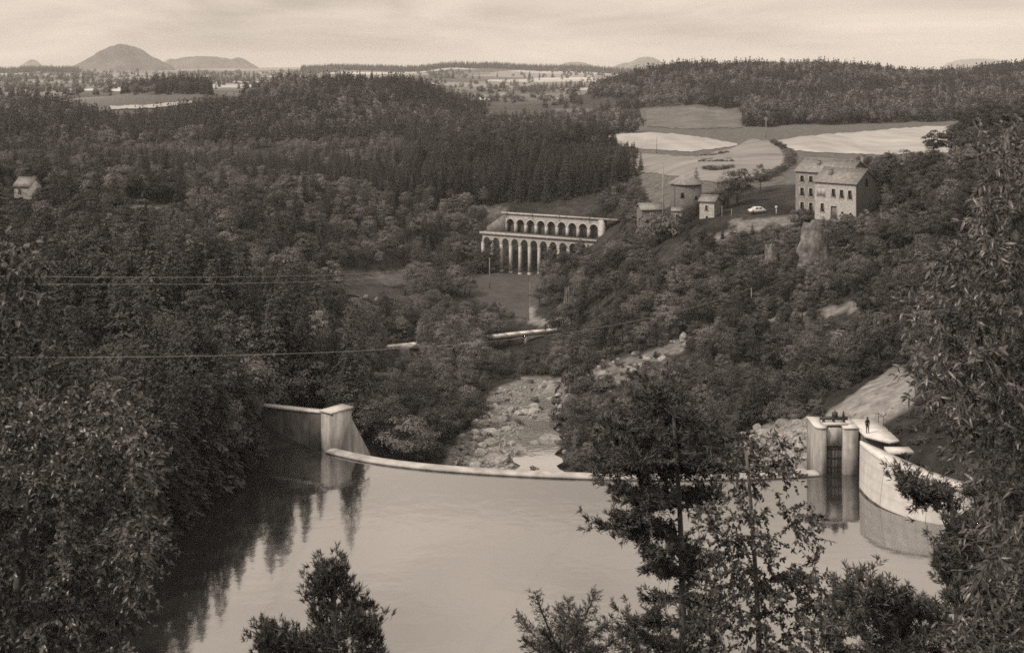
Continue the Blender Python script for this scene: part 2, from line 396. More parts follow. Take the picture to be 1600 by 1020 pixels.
def build_terrain():
    L = np.linspace(np.log(6.0), np.log(13000 + Y0), 720)
    t = np.linspace(-0.72, 0.72, 360)
    yy = np.exp(L) - Y0
    Yg, Tg = np.meshgrid(yy, t, indexing='ij')
    X = Tg * (Yg + Y0)
    Z = ground(X, Yg)
    nr, nc = X.shape
    v = np.stack([X, Yg, Z], -1).reshape(-1, 3)
    i = np.arange(nr - 1)[:, None] * nc + np.arange(nc - 1)[None]
    q = np.stack([i, i + 1, i + nc + 1, i + nc], -1).reshape(-1, 4)
    me = mesh('ground', v, quads=q, smooth=True)
    d = np.maximum(v[:, 1], 1.0)
    U, V = 800 + F * v[:, 0] / d, HOR + F * (CZ - v[:, 2]) / d
    cover = 0.055 + 0.02 * fbm(v[:, 0] / 9, v[:, 1] / 9, 11, 3)
    cover = np.where(d > 430, 0.085, cover)
    cover = np.where((d > 330) & (U > 1000) & (V < 345), 0.16, cover)
    for lst in (GRASS, BARE):
        for poly, (d0, d1), val in lst:
            k = inpoly(U, V, poly) & (d > d0) & (d < d1)
            cover = np.where(k, val, cover)
    at = me.attributes.new('cover', 'FLOAT', 'POINT'); at.data.foreach_set('value', (cover * ALB).astype(np.float32))
    patch = np.clip((d - 900) / 400, 0, 1)
    patch = np.where((U > 905) & (d < 1400), 0, patch)
    patch = np.where((U > 1000) & (d < 1700), 0, patch)
    at = me.attributes.new('patch', 'FLOAT', 'POINT'); at.data.foreach_set('value', patch.astype(np.float32))
    m = bpy.data.materials.new('ground_cover'); m.use_nodes = True
    n, l = m.node_tree.nodes, m.node_tree.links
    b = n['Principled BSDF']; b.inputs['Roughness'].default_value = 1.0; b.inputs['Specular IOR Level'].default_value = 0.0
    a = n.new('ShaderNodeAttribute'); a.attribute_name = 'cover'
    pa = n.new('ShaderNodeAttribute'); pa.attribute_name = 'patch'
    tc = n.new('ShaderNodeTexCoord')
    nz = n.new('ShaderNodeTexNoise'); nz.inputs['Scale'].default_value = 0.55; nz.inputs['Detail'].default_value = 8; nz.inputs['Roughness'].default_value = .68
    l.new(tc.outputs['Object'], nz.inputs['Vector'])
    mr = n.new('ShaderNodeMapRange'); mr.inputs[1].default_value = .32; mr.inputs[2].default_value = .68; mr.inputs[3].default_value = .5; mr.inputs[4].default_value = 1.5
    l.new(nz.outputs[0], mr.inputs[0])
    # patchwork of small fields on the far plateau
    mp = n.new('ShaderNodeMapping'); mp.inputs['Scale'].default_value = (1 / 150, 1 / 230, 0); mp.inputs['Rotation'].default_value = (0, 0, .35)
    l.new(tc.outputs['Object'], mp.inputs[0])
    vo = n.new('ShaderNodeTexVoronoi'); vo.voronoi_dimensions = '2D'; vo.inputs['Scale'].default_value = 1; vo.inputs['Randomness'].default_value = .8
    l.new(mp.outputs[0], vo.inputs['Vector'])
    sp = n.new('ShaderNodeSeparateColor'); l.new(vo.outputs['Color'], sp.inputs[0])
    cr = n.new('ShaderNodeValToRGB'); cr.color_ramp.interpolation = 'CONSTANT'
    e = cr.color_ramp.elements
    e[0].position = 0; e[0].color = (.09,) * 3 + (1,); e[1].position = .3; e[1].color = (.14,) * 3 + (1,)
    for p_, c_ in ((.5, .11), (.62, .21), (.78, .33), (.87, .17), (.95, .42)):
        x = e.new(p_); x.color = (c_, c_, c_, 1)
    l.new(sp.outputs[0], cr.inputs[0])
    mx = n.new('ShaderNodeMix'); mx.data_type = 'RGBA'
    l.new(pa.outputs['Fac'], mx.inputs[0]); l.new(a.outputs['Fac'], mx.inputs[6]); l.new(cr.outputs[0], mx.inputs[7])
    mu = n.new('ShaderNodeMix'); mu.data_type = 'RGBA'; mu.blend_type = 'MULTIPLY'; mu.inputs[0].default_value = 1
    l.new(mx.outputs[2], mu.inputs[6]); l.new(mr.outputs[0], mu.inputs[7])
    l.new(mu.outputs[2], b.inputs['Base Color'])
    bp = n.new('ShaderNodeBump'); bp.inputs['Distance'].default_value = .35; bp.inputs['Strength'].default_value = .8
    l.new(nz.outputs[0], bp.inputs['Height']); l.new(bp.outputs[0], b.inputs['Normal'])
    me.materials.append(m)
    return obj('ground', me, kind='structure', label='wooded valley slopes, river flat and far plateau')
build_terrain()

def water_mat(name, refl, rough, bump, scale, body=.03):
    m = bpy.data.materials.new(name); m.use_nodes = True
    n, l = m.node_tree.nodes, m.node_tree.links
    n.remove(n['Principled BSDF'])
    df = n.new('ShaderNodeBsdfDiffuse'); df.inputs[0].default_value = (body, body, body, 1)
    gl = n.new('ShaderNodeBsdfGlossy'); gl.inputs[0].default_value = (.96, .96, .96, 1); gl.inputs['Roughness'].default_value = rough
    lw = n.new('ShaderNodeFresnel'); lw.inputs[0].default_value = 1.6
    mr = n.new('ShaderNodeMapRange'); mr.inputs[1].default_value = 0; mr.inputs[2].default_value = .4
    mr.inputs[3].default_value = refl - .12; mr.inputs[4].default_value = refl + .08
    l.new(lw.outputs[0], mr.inputs[0])
    mx = n.new('ShaderNodeMixShader')
    l.new(mr.outputs[0], mx.inputs[0]); l.new(df.outputs[0], mx.inputs[1]); l.new(gl.outputs[0], mx.inputs[2])
    l.new(mx.outputs[0], n['Material Output'].inputs[0])
    tc = n.new('ShaderNodeTexCoord'); nz = n.new('ShaderNodeTexNoise'); nz.inputs['Scale'].default_value = scale
    nz.inputs['Detail'].default_value = 3
    l.new(tc.outputs['Object'], nz.inputs['Vector'])
    bp = n.new('ShaderNodeBump'); bp.inputs['Distance'].default_value = bump; bp.inputs['Strength'].default_value = 1
    l.new(nz.outputs[0], bp.inputs['Height']); l.new(bp.outputs[0], gl.inputs['Normal'])
    return m
WATER = water_mat('still_water', .49, .07, .016, .45, .02)
STREAM = water_mat('stream_water', .56, .10, .03, 1.0, .10)
# crest line of the arched dam, upstream edge: (x, y)
ARC = np.array([(-21.6, 140.9), (-19.8, 139.5), (-17.6, 138.0), (-12.5, 135.7), (-7, 134.2), (0, 132.8), (7, 131.9), (15, 131.4), (24, 131.5), (29, 132.0), (33.6, 132.9)])
def smooth_line(p, n=60):
    p = np.asarray(p, float); s = np.r_[0, np.cumsum(np.linalg.norm(np.diff(p, axis=0), axis=1))]
    q = np.linspace(0, s[-1], n)
    out = np.stack([np.interp(q, s, p[:, k]) for k in range(p.shape[1])], 1)
    k = 5
    pad = np.pad(out, ((k, k), (0, 0)), mode='reflect', reflect_type='odd')
    return np.stack([np.convolve(pad[:, c], np.ones(2 * k + 1) / (2 * k + 1), 'valid') for c in range(p.shape[1])], 1)
arc = smooth_line(ARC)
def build_lake():
    edge = [tuple(p) for p in arc + np.array([0, .9])]
    poly = [(-75, 60), (75, 60), (75, 128.5), (42, 134.5), (36.5, 137)] + edge[::-1] + [(-22, 141.9), (-30, 144.5), (-75, 144.5)]
    me = bpy.data.meshes.new('reservoir_water')
    me.from_pydata([(p[0], p[1], 0) for p in poly], [], [list(range(len(poly)))])
    me.materials.append(WATER)
    obj('reservoir_water', me, kind='structure', label='calm reservoir water reflecting the pale sky')
build_lake()

def drape(name, top, bot, m, label, nu=60, nv=10, lift=.05, dmin=62, kind='structure'):
    """sheet laid on the land between two outlines seen in the photo"""
    u0, u1 = top[0][0], top[-1][0]
    us = np.linspace(u0, u1, nu)
    vt = np.interp(us, [p[0] for p in top], [p[1] for p in top]); vb = np.interp(us, [p[0] for p in bot], [p[1] for p in bot])
    je = fbm(us / 7.0, us * 0 + u0, 13, 3) * .9
    vt = vt + je; vb = vb - je[::-1]
    vs = []
    for j in range(nv):
        for i in range(nu):
            f = j / (nv - 1)
            x, y, z = hit(us[i], vb[i] * (1 - f) + vt[i] * f, dmin)
            vs.append((x, y, z + lift + y * .0003))
    q = [(j * nu + i, j * nu + i + 1, (j + 1) * nu + i + 1, (j + 1) * nu + i) for j in range(nv - 1) for i in range(nu - 1)]
    return obj(name, mesh(name, vs, quads=q, mats=[m], smooth=True), kind=kind, label=label)
STUBBLE = mat('stubble', .47, noise=.16, scale=.03, noise2=(.12, .16, (1, .12, 1)), spec=0)
HAY = mat('mown_hay', .31, noise=.22, scale=.03, noise2=(.15, .2, (.15, 1, 1)), spec=0)
PASTURE = mat('pasture', .20, noise=.25, scale=.05, noise2=(.25, .2), spec=0)
drape('field', [(870, 217), (940, 211), (1020, 208), (1060, 210), (1110, 217), (1152, 225)], [(870, 219), (940, 223), (1000, 233), (1080, 238), (1110, 234), (1152, 228)], STUBBLE, 'pale stubble field beyond the conifer wood')
drape('field', [(985, 240), (1090, 246), (1145, 232), (1175, 218), (1205, 221), (1231, 240)], [(985, 268), (1060, 276), (1120, 286), (1180, 280), (1215, 264), (1231, 249)], HAY, 'mown hay field behind the round tower')
drape('field', [(1208, 221), (1250, 214), (1350, 206), (1450, 198), (1560, 196)], [(1208, 222), (1240, 236), (1300, 240), (1400, 243), (1470, 239), (1560, 236)], STUBBLE, 'wide pale stubble field above the stone houses')
drape('field', [(172, 168), (230, 166), (300, 160)], [(172, 173), (240, 171), (300, 163)], STUBBLE, 'narrow pale field strip on the left hill', nv=4, lift=.8)
drape('field', [(1010, 172), (1080, 168), (1160, 178)], [(1010, 198), (1080, 203), (1160, 200)], PASTURE, 'grey pasture at the foot of the wooded hill')
drape('meadow', [(700, 443), (745, 431), (815, 424), (826, 430)], [(700, 447), (745, 468), (800, 492), (826, 500)], mat('meadow_grass', .115, noise=.2, scale=.2, noise2=(1.5, .2), spec=0), 'small grass meadow in front of the viaduct', dmin=250)
drape('river', [(535, 449), (580, 446), (632, 455)], [(535, 461), (580, 470), (632, 470)], STREAM, 'dark river bend beyond the wooded bank', nu=20, nv=6, dmin=200, lift=.25)
def stream_sheet():
    ctr = [(842, 745), (838, 700), (846, 660), (852, 625), (868, 600)]
    wid = [36, 32, 23, 12, 7]
    vs = []
    vv = np.linspace(745, 600, 26)
    for v in vv:
        c = np.interp(-v, [-p[1] for p in ctr], [p[0] for p in ctr]); w = np.interp(-v, [-p[1] for p in ctr], wid)
        x0, y0, z0 = hit(c, v, 140)
        for s in np.linspace(-1, 1, 7):
            w2 = w * (1 + .22 * math.sin(v * .31 + s * 3))
            vs.append((x0 + s * w2 * y0 / F, y0, z0 + .5))
    q = [(j * 7 + i, j * 7 + i + 1, (j + 1) * 7 + i + 1, (j + 1) * 7 + i) for j in range(25) for i in range(6)]
    obj('stream', mesh('stream', vs, quads=q, mats=[STREAM], smooth=True), kind='structure', label='pale stream running from the foot of the dam')
stream_sheet()

# far volcanic domes
def dome(u, vtop, d, wu, base, prof, label, val=.12):
    x0, _, zt = P(u, vtop, d)
    n, mth = 40, 96
    rr = np.linspace(0, 1, n)
    vs = []
    for i, r in enumerate(rr):
        for k in range(mth):
            th = 2 * math.pi * k / mth
            wx = wu / F * d
            nn = float(fbm(math.cos(th) * 2 + u, math.sin(th) * 2 + r * 3, 5, 4))
            rad = r * wx * (1 + .07 * nn)
            h = (zt - base) * float(np.interp(r, [p[0] for p in prof], [p[1] for p in prof]))
            h += (zt - base) * .035 * float(fbm(math.cos(th) * r * 9, math.sin(th) * r * 9 + u, 8, 4)) * min(1, r * 6)
            vs.append((x0 + rad * math.cos(th), d + rad * math.sin(th), base + h))
    q = [(i * mth + k, (i + 1) * mth + k, (i + 1) * mth + (k + 1) % mth, i * mth + (k + 1) % mth) for i in range(n - 1) for k in range(mth)]
    m = mat('far_hillside', val, noise=.35, scale=.006, noise2=(.02, .3), spec=0)
    return obj('hill', mesh('hill', vs, quads=q, mats=[m], smooth=True), kind='structure', label=label)
PR = [(0, 1), (.08, .985), (.2, .9), (.35, .72), (.5, .53), (.65, .34), (.8, .17), (1, -.3)]
PR2 = [(0, 1), (.2, .96), (.45, .86), (.65, .66), (.8, .4), (1, -.3)]
dome(190, 69, 5600, 92, 52, PR, 'tall rounded volcanic dome on the horizon', .13)
dome(318, 88, 7200, 75, 60, PR2, 'broad pale volcanic hill beside the tall dome')
dome(372, 90, 7100, 40, 60, PR, 'small peak at the end of the broad pale hill')
dome(268, 92, 7300, 34, 60, PR, 'shoulder of the broad pale hill')
dome(50, 93, 8600, 26, 66, PR, 'tiny far knob at the edge of the horizon')
dome(899, 97, 8800, 36, 66, PR2, 'low pale hump behind the wooded skyline')
dome(1010, 89, 8200, 58, 60, PR, 'pointed pale peak behind the wooded ridge')
dome(980, 98, 8300, 40, 60, PR, 'lower shoulder of the pointed pale peak')
dome(1530, 92, 11000, 75, 40, PR2, 'faint hill far behind the dip in the ridge')

# ------------------------------------------------------------------ dam, abutment, gate tower, guide wall
CONC = mat('weathered_concrete', .54, noise=.16, scale=1.2, bump=.02, noise2=(.9, .35, (1.6, 1.6, .22)), rough=.9)
CONC_L = mat('pale_concrete', .80, noise=.08, scale=1.5, bump=.01, noise2=(.7, .16, (1.4, 1.4, .25)), rough=.9, bands=(.28, .10))
CONC_D = mat('stained_concrete', .17, noise=.3, scale=.9, bump=.02, noise2=(.5, .55, (1.2, 1.2, .35)), rough=.9)
IRON = mat('dark_iron', .05, rough=.6, noise=.3, scale=6, spec=.4)
CREST = mat('worn_crest_concrete', .55, noise=.12, scale=.9, bump=.02, noise2=(.6, .3), rough=.9)
def ribbon(lines, name, m, parent=None, smooth=True):
    """surface through several polylines of equal length"""
    a = [np.asarray(l, float) for l in lines]; n = len(a[0])
    v = np.concatenate(a)
    q = [(j * n + i, j * n + i + 1, (j + 1) * n + i + 1, (j + 1) * n + i) for j in range(len(a) - 1) for i in range(n - 1)]
    return obj(name, mesh(name, v, quads=q, mats=[m], smooth=smooth), parent)
dam = thing('arch_dam', 'low curved concrete dam holding back the reservoir', 'dam', (0, 0, 0))
def build_dam():
    tg = unit(np.gradient(arc, axis=0)); nrm = np.stack([-tg[:, 1], tg[:, 0]], 1)     # downstream
    def ln(off, z): return np.c_[arc + nrm * off, np.full(len(arc), z)]
    ribbon([ln(0, -3), ln(0, .16), ln(.05, .26), ln(.2, .31), ln(.8, .34), ln(1.3, .33), ln(1.45, .27), ln(1.5, .1), ln(1.5, -.2)], 'crest', CREST, dam)
    ribbon([ln(1.45, -.1), ln(2.2, -2.5), ln(4.0, -6), ln(6, -10)], 'downstream_face', CONC, dam)
    ribbon([ln(-.02, -.5), ln(-.02, .10)], 'wet_band', CONC_D, dam)  # wet face and the shadow line below the crest, in one dark colour
build_dam()

ab = thing('dam_abutment', 'stained concrete abutment wall with a bright sloping end pier', 'abutment')
A0 = np.array([-21.1, 141.6]); DIR = np.array([2.1, 2.5]) / math.hypot(2.1, 2.5)
def build_abutment():
    L3 = math.hypot(2.1, 2.5)
    bk = np.array([-DIR[1], DIR[0]])                     # into the block, towards the bank
    p = lambda s: A0 + DIR * s
    prof = [(0, -3), (0, 4.35), (L3, 4.35), (L3, 3.2), (L3 * 1.85, -1.4), (L3 * 2.1, -3)]
    m = MB()
    fr = [(*(p(s)), z) for s, z in prof]; th = 1.7
    bkv = [(*(p(s) + bk * th), z) for s, z in prof]
    n = len(prof)
    m.add(fr + bkv, t=[(0, i, i + 1) for i in range(1, n - 1)] + [(n, n + i + 1, n + i) for i in range(1, n - 1)], q=[(i, n + i, n + (i + 1) % n, (i + 1) % n) for i in range(n)])
    m.build('end_pier', CONC, ab)
    c = MB(); e = .14
    cap = [p(-e) - bk * e, p(L3 + e) - bk * e, p(L3 + e) + bk * (th + e), p(-e) + bk * (th + e)]
    c.prism(cap, 4.352, 4.56); c.build('pier_cap', CONC_L, ab)
    # wing wall running back into the wooded bank
    w0 = A0 + DIR * .75 + bk * .3; w1 = np.array([-34.5, 147.6])
    wd = (w1 - w0) / np.linalg.norm(w1 - w0); wn = np.array([wd[1], -wd[0]])
    if wn[1] < 0: wn = -wn
    MB().prism([w0, w1, w1 + wn * .9, w0 + wn * .9], -3, [4.05, 3.95, 3.95, 4.05]).build('wing_wall', CONC_D, ab)
    MB().prism([w0 - wn * .1, w1 - wn * .1, w1 + wn * 1.0, w0 + wn * 1.0], [4.055, 3.955, 3.955, 4.055], [4.27, 4.17, 4.17, 4.27]).build('wall_coping', CONC_L, ab)
    for f in (.22, .45, .68, .9):
        q = w0 + (w1 - w0) * f
        MB().prism([q - wn * .03, q + wd * .05 - wn * .03, q + wd * .05 + wn * .02, q + wn * .02], -2, 4.0).build('joint', IRON, ab)
build_abutment()

tw = thing('gate_tower', 'concrete sluice tower with a recessed steel gate and iron hoist', 'sluice tower')
def build_tower():
    x0, x1, y0, y1 = 33.35, 38.0, 133.4, 137.6
    def pier(xa, xb, m, nose):
        k = 10; w = xb - xa; c = (xa + xb) / 2
        pl = [(c + w / 2 * math.cos(a), y0 + .9 - nose * math.sin(a)) for a in np.linspace(math.pi, 0, k)] if nose else [(xa, y0), (xb, y0)]
        poly = pl + [(xb, y1), (xa, y1)]
        MB().prism(poly, -3, 5.0).build('pier', m, tw)
        cap = [(c + (px - c) * 1.05, py - (.06 if py < y1 else -.06)) for px, py in poly]
        MB().prism(cap, 5.002, 5.2).build('pier_cap', CONC_L, tw)
    TOWERC = mat('tower_concrete', .46, noise=.18, scale=1.2, bump=.02, noise2=(.9, .4, (1.6, 1.6, .22)), rough=.9)
    pier(x0, x0 + 1.35, TOWERC, .9)
    pier(x1 - 1.6, x1, TOWERC, 0)
    ga, gb = x0 + 1.35, x1 - 1.6
    MB().box(ga, gb, y0 + .55, y0 + 1.6, 3.0, 4.98).build('breast_wall', CONC, tw)
    g = MB().box(ga + .02, gb - .02, y0 + .78, y0 + 1.0, -2, 2.998).build('gate', mat('gate_steel', .20, rough=.6, noise=.3, scale=2, noise2=(1.2, .4, (2, 2, .3))), tw)
    for z in (.6, 1.6, 2.6):
        MB().box(ga + .05, gb - .05, y0 + .68, y0 + .779, z, z + .12).build('gate_rib', IRON, g)
    for x in (ga + .5, (ga + gb) / 2, gb - .5):
        MB().box(x - .05, x + .05, y0 + .70, y0 + .777, -.5, 2.95).build('gate_stiffener', IRON, g)
    MB().box(x0 + 1.0, x1 - 1.1, y0 + .6, y0 + 2.6, 5.202, 5.5).build('hoist_deck', CONC_L, tw)
    h = MB().box(x0 + .7, x1 - .9, y0 + .9, y0 + 1.2, 5.75, 6.1).build('hoist_beam', IRON, tw)
    for x in (x0 + 1.1, x0 + 2.2, x1 - 1.3):
        MB().box(x - .12, x + .12, y0 + .92, y0 + 1.18, 5.502, 5.749).build('hoist_foot', IRON, h)
    for x, w, hh in ((x0 + 1.05, .16, .55), (x0 + 2.35, .34, .7), (x1 - 1.35, .14, .6)):
        k = [(x + w * math.cos(a), y0 + 1.05 + w * .7 * math.sin(a)) for a in np.linspace(0, 2 * math.pi, 10, endpoint=False)]
        MB().prism(k, 6.101, 6.1 + hh * .7).build('gear_housing', IRON, h)
        MB().tube([(x, y0 + 1.05, 6.1 + hh * .7), (x, y0 + 1.05, 6.15 + hh)], .06, 6).build('screw_spindle', IRON, h)
build_tower()
wk = thing('walkway', 'pale concrete walkway between the sluice tower and the bank', 'walkway')
MB().prism([(38.05, 131.2), (40.0, 129.0), (41.2, 129.4), (41.2, 137.4), (38.05, 137.4)], 4.72, 5.0).build('walkway_slab', CONC_L, wk)
MB().prism([(38.3, 132.0), (40.9, 130.4), (40.9, 137), (38.3, 137)], -3, 4.718).build('walkway_wall', CONC_D, wk)  # shadow of the slot beside the tower put in as dark concrete
for yy in (132.6, 134.4, 136.2):
    MB().tube([(41.05, yy, 5.0), (41.05, yy, 6.0)], .035, 6).build('rail_post', IRON, wk)
MB().tube([(41.05, 132.4, 6.0), (41.05, 136.4, 6.0)], .03, 6).build('handrail', IRON, wk)
gw = thing('guide_wall', 'bright curved concrete guide wall rounding into the water', 'guide wall')
def build_guide():
    B = smooth_line([(37.1, 129.4, 5.0), (38.6, 126.4, 4.9), (40.4, 123.6, 4.5), (42.6, 121.4, 4.0), (45.5, 119.7, 3.5), (49, 119, 3.2)], 40)
    T = smooth_line([(36.9, 129.0, 5.0), (37.2, 125.6, 4.9), (38.7, 122.4, 4.5), (41.2, 119.9, 4.0), (44.6, 118.1, 3.5), (48.6, 117.4, 3.2)], 40)
    Fw = smooth_line([(36.8, 129.0, -2), (36.5, 124.8, -2), (38.0, 120.9, -2), (40.8, 118.5, -2), (44.2, 117.0, -2), (48.4, 116.4, -2)], 40)
    ribbon([Fw, Fw * .5 + T * .5, T - np.array([0, 0, .35])], 'wall_face', CONC_L, gw)
    k_ = .32
    ribbon([Fw + (T - Fw) * .2 + np.array([-.03, -.03, 0]), Fw + (T - Fw) * k_ + np.array([-.03, -.03, 0])], 'wet_band', CONC_D, gw)
    e = np.array([0, 0, .3])
    Tn = T.copy(); Tn[:, :2] += (T - B)[:, :2] * .06
    ribbon([Tn - e, Tn, B, B - np.array([0, 0, 6])], 'coping', CONC_L, gw, smooth=False)
    MB().add([Fw[0], T[0] - e, B[0] - e, (B[0][0], B[0][1], -2)], q=[(0, 1, 2, 3)]).build('end_face', CONC, gw)
    MB().box(39.0, 41.6, 125.9, 127.5, 4.55, 4.9).build('landing_slab', CONC_L, gw)
    for f in (11, 22, 31):
        a, b = Fw[f], T[f]
        o_ = np.array([-.02, -.03, 0])
        MB().tube([a + o_, b + o_ - np.array([0, 0, .36])], .025, 4).build('joint', CONC, gw)
build_guide()

# ------------------------------------------------------------------ the viaduct
STONE = mat('pale_masonry', .60, noise=.25, scale=.8, bump=.03, noise2=(2.2, .2))
STONE_D = mat('shaded_masonry', .14, noise=.3, scale=.8, bump=.03)  # masonry with the shade of the arch recesses in its colour; decks share it
va = thing('viaduct', 'two-tier pale stone viaduct with rows of round arches', 'viaduct')
VL, VR = np.array([-2.5, 396.0]), np.array([27.6, 379.0])           # foot of the upper arcade, left and right
def build_viaduct():
    ax = VR - VL; LN = np.linalg.norm(ax); ax = ax / LN
    out = np.array([-ax[1], ax[0]]);  out = -out if out[1] > 0 else out          # towards the camera
    def Q(s, o, z): return (*(VL + ax * s + out * o), z)
    def arcade(name, pname, s0, pitch, n, w, zb, zs, zt, o, th, pier_z, m, spand, rise=1.05):
        """row of n arches: each pier a part, the spandrel wall with arched soffits one part"""
        k = 9
        mb = MB()
        for i in range(n):
            c = s0 + pitch * (i + .5)
            th_ = np.linspace(math.pi, 0, k)
            ar = [(c + w / 2 * math.cos(a), zs + w / 2 * rise * math.sin(a)) for a in th_]
            lo = c - pitch / 2; hi = c + pitch / 2
            for oo, sgn in ((o, 1), (o - th, -1)):
                top = [(lo + (hi - lo) * j / (k - 1), zt) for j in range(k)]
                vs = [Q(a, oo, b) for a, b in ar] + [Q(a, oo, b) for a, b in top] + [Q(lo, oo, zs), Q(hi, oo, zs)]
                q = [(j, j + 1, k + j + 1, k + j) for j in range(k - 1)]
                t = [(2 * k, 0, k), (k - 1, 2 * k + 1, 2 * k - 1)]
                mb.add(vs, t, q)
            vs = [Q(a, o, b) for a, b in ar] + [Q(a, o - th, b) for a, b in ar]
            mb.add(vs, q=[(j, j + 1, k + j + 1, k + j) for j in range(k - 1)])
        mb.build(name, m, va)
        for i in range(n + 1):
            c = s0 + pitch * i; hw = (pitch - w) / 2
            zb_ = pier_z(c)
            if zs - zb_ < .3: continue
            b = MB(); pl = [Q(c - hw, o, 0)[:2], Q(c + hw, o, 0)[:2], Q(c + hw, o - th, 0)[:2], Q(c - hw, o - th, 0)[:2]]
            b.prism(pl, zb_, zs + .001)
            if spand:
                pl2 = [Q(c - hw * 1.25, o + .08, 0)[:2], Q(c + hw * 1.25, o + .08, 0)[:2], Q(c + hw * 1.25, o - th - .08, 0)[:2], Q(c - hw * 1.25, o - th - .08, 0)[:2]]
                b.prism(pl2, zs - .2, zs - .03); b.prism(pl2, zb_, zb_ + 1.0)
            b.build(pname, m, va)
    def slab(name, s0, s1, o0, o1, z0, z1, m):
        pl = [Q(s0, o0, 0)[:2], Q(s1, o0, 0)[:2], Q(s1, o1, 0)[:2], Q(s0, o1, 0)[:2]]
        MB().prism(pl, z0, z1).build(name, m, va)
    top0, top1 = -3.1, -0.6
    zt = -1.6
    # upper tier
    PI0, PP = .35, 3.75
    arcade('upper_arcade', 'upper_pier', PI0, PP, 9, 2.85, 0, -4.75, zt, 0.0, 1.4, lambda s: -7.6, STONE, False)
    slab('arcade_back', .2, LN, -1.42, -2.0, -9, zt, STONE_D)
    MB().prism([Q(-6.5, .25, 0)[:2], Q(PI0 - .01, .25, 0)[:2], Q(PI0 - .01, -1.4, 0)[:2], Q(-6.5, -1.4, 0)[:2]], -9, [-6.2, zt, zt, -6.2]).build('upper_end_wall', mat('darker_masonry', .24, noise=.4, scale=.8, bump=.03), va)  # end wall coloured darker than the arcade
    slab('upper_end_wall', PI0 + PP * 9 + .01, LN + 1.2, .5, -2, -14, zt, STONE)
    slab('parapet', -.8, LN + 6, .45, .05, zt + .001, zt + .55, STONE)
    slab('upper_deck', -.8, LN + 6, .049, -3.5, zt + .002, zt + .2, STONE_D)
    for i in range(9):
        c = PI0 + PP * (i + .5)
        ar = [(c + 1.5 * math.cos(a), -4.75 + 1.5 * 1.05 * math.sin(a)) for a in np.linspace(math.pi, 0, 11)]
        ar2 = [(c + 1.74 * math.cos(a), -4.75 + 1.74 * 1.05 * math.sin(a)) for a in np.linspace(math.pi, 0, 11)]
        vs = [Q(a, .1, b) for a, b in ar] + [Q(a, .1, b) for a, b in ar2] + [Q(a, .0, b) for a, b in ar2] + [Q(a, 0, b) for a, b in ar]
        q = [(r * 11 + j, r * 11 + j + 1, (r + 1) % 4 * 11 + j + 1, (r + 1) % 4 * 11 + j) for r in range(4) for j in range(10)]
        MB().add(vs, q=q).build('arch_ring', CONC_L, va)
    for s in (1.2, 10.6, 20.4, 31.0):
        MB().tube([Q(s, .55, zt - 1.3), Q(s, .55, zt + .6)], .1, 6).build('dark_upright', IRON, va)  # thin dark uprights near the top of the wall
    # lower tier carries a terrace in front of the upper one
    o2 = 4.6
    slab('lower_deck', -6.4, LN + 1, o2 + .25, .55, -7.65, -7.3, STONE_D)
    slab('deck_edge', -6.4, LN + 1, o2 + .45, o2 + .251, -8.0, -7.2, STONE)
    arcade('lower_arcade', 'lower_pier', -5.6, 3.45, 12, 2.65, 0, -10.6, -8.002, o2, 1.2,
           lambda s: min(-8.9, gz(*Q(s, o2 - .7, 0)[:2]) - .3), STONE, True, 1.3)
build_viaduct()

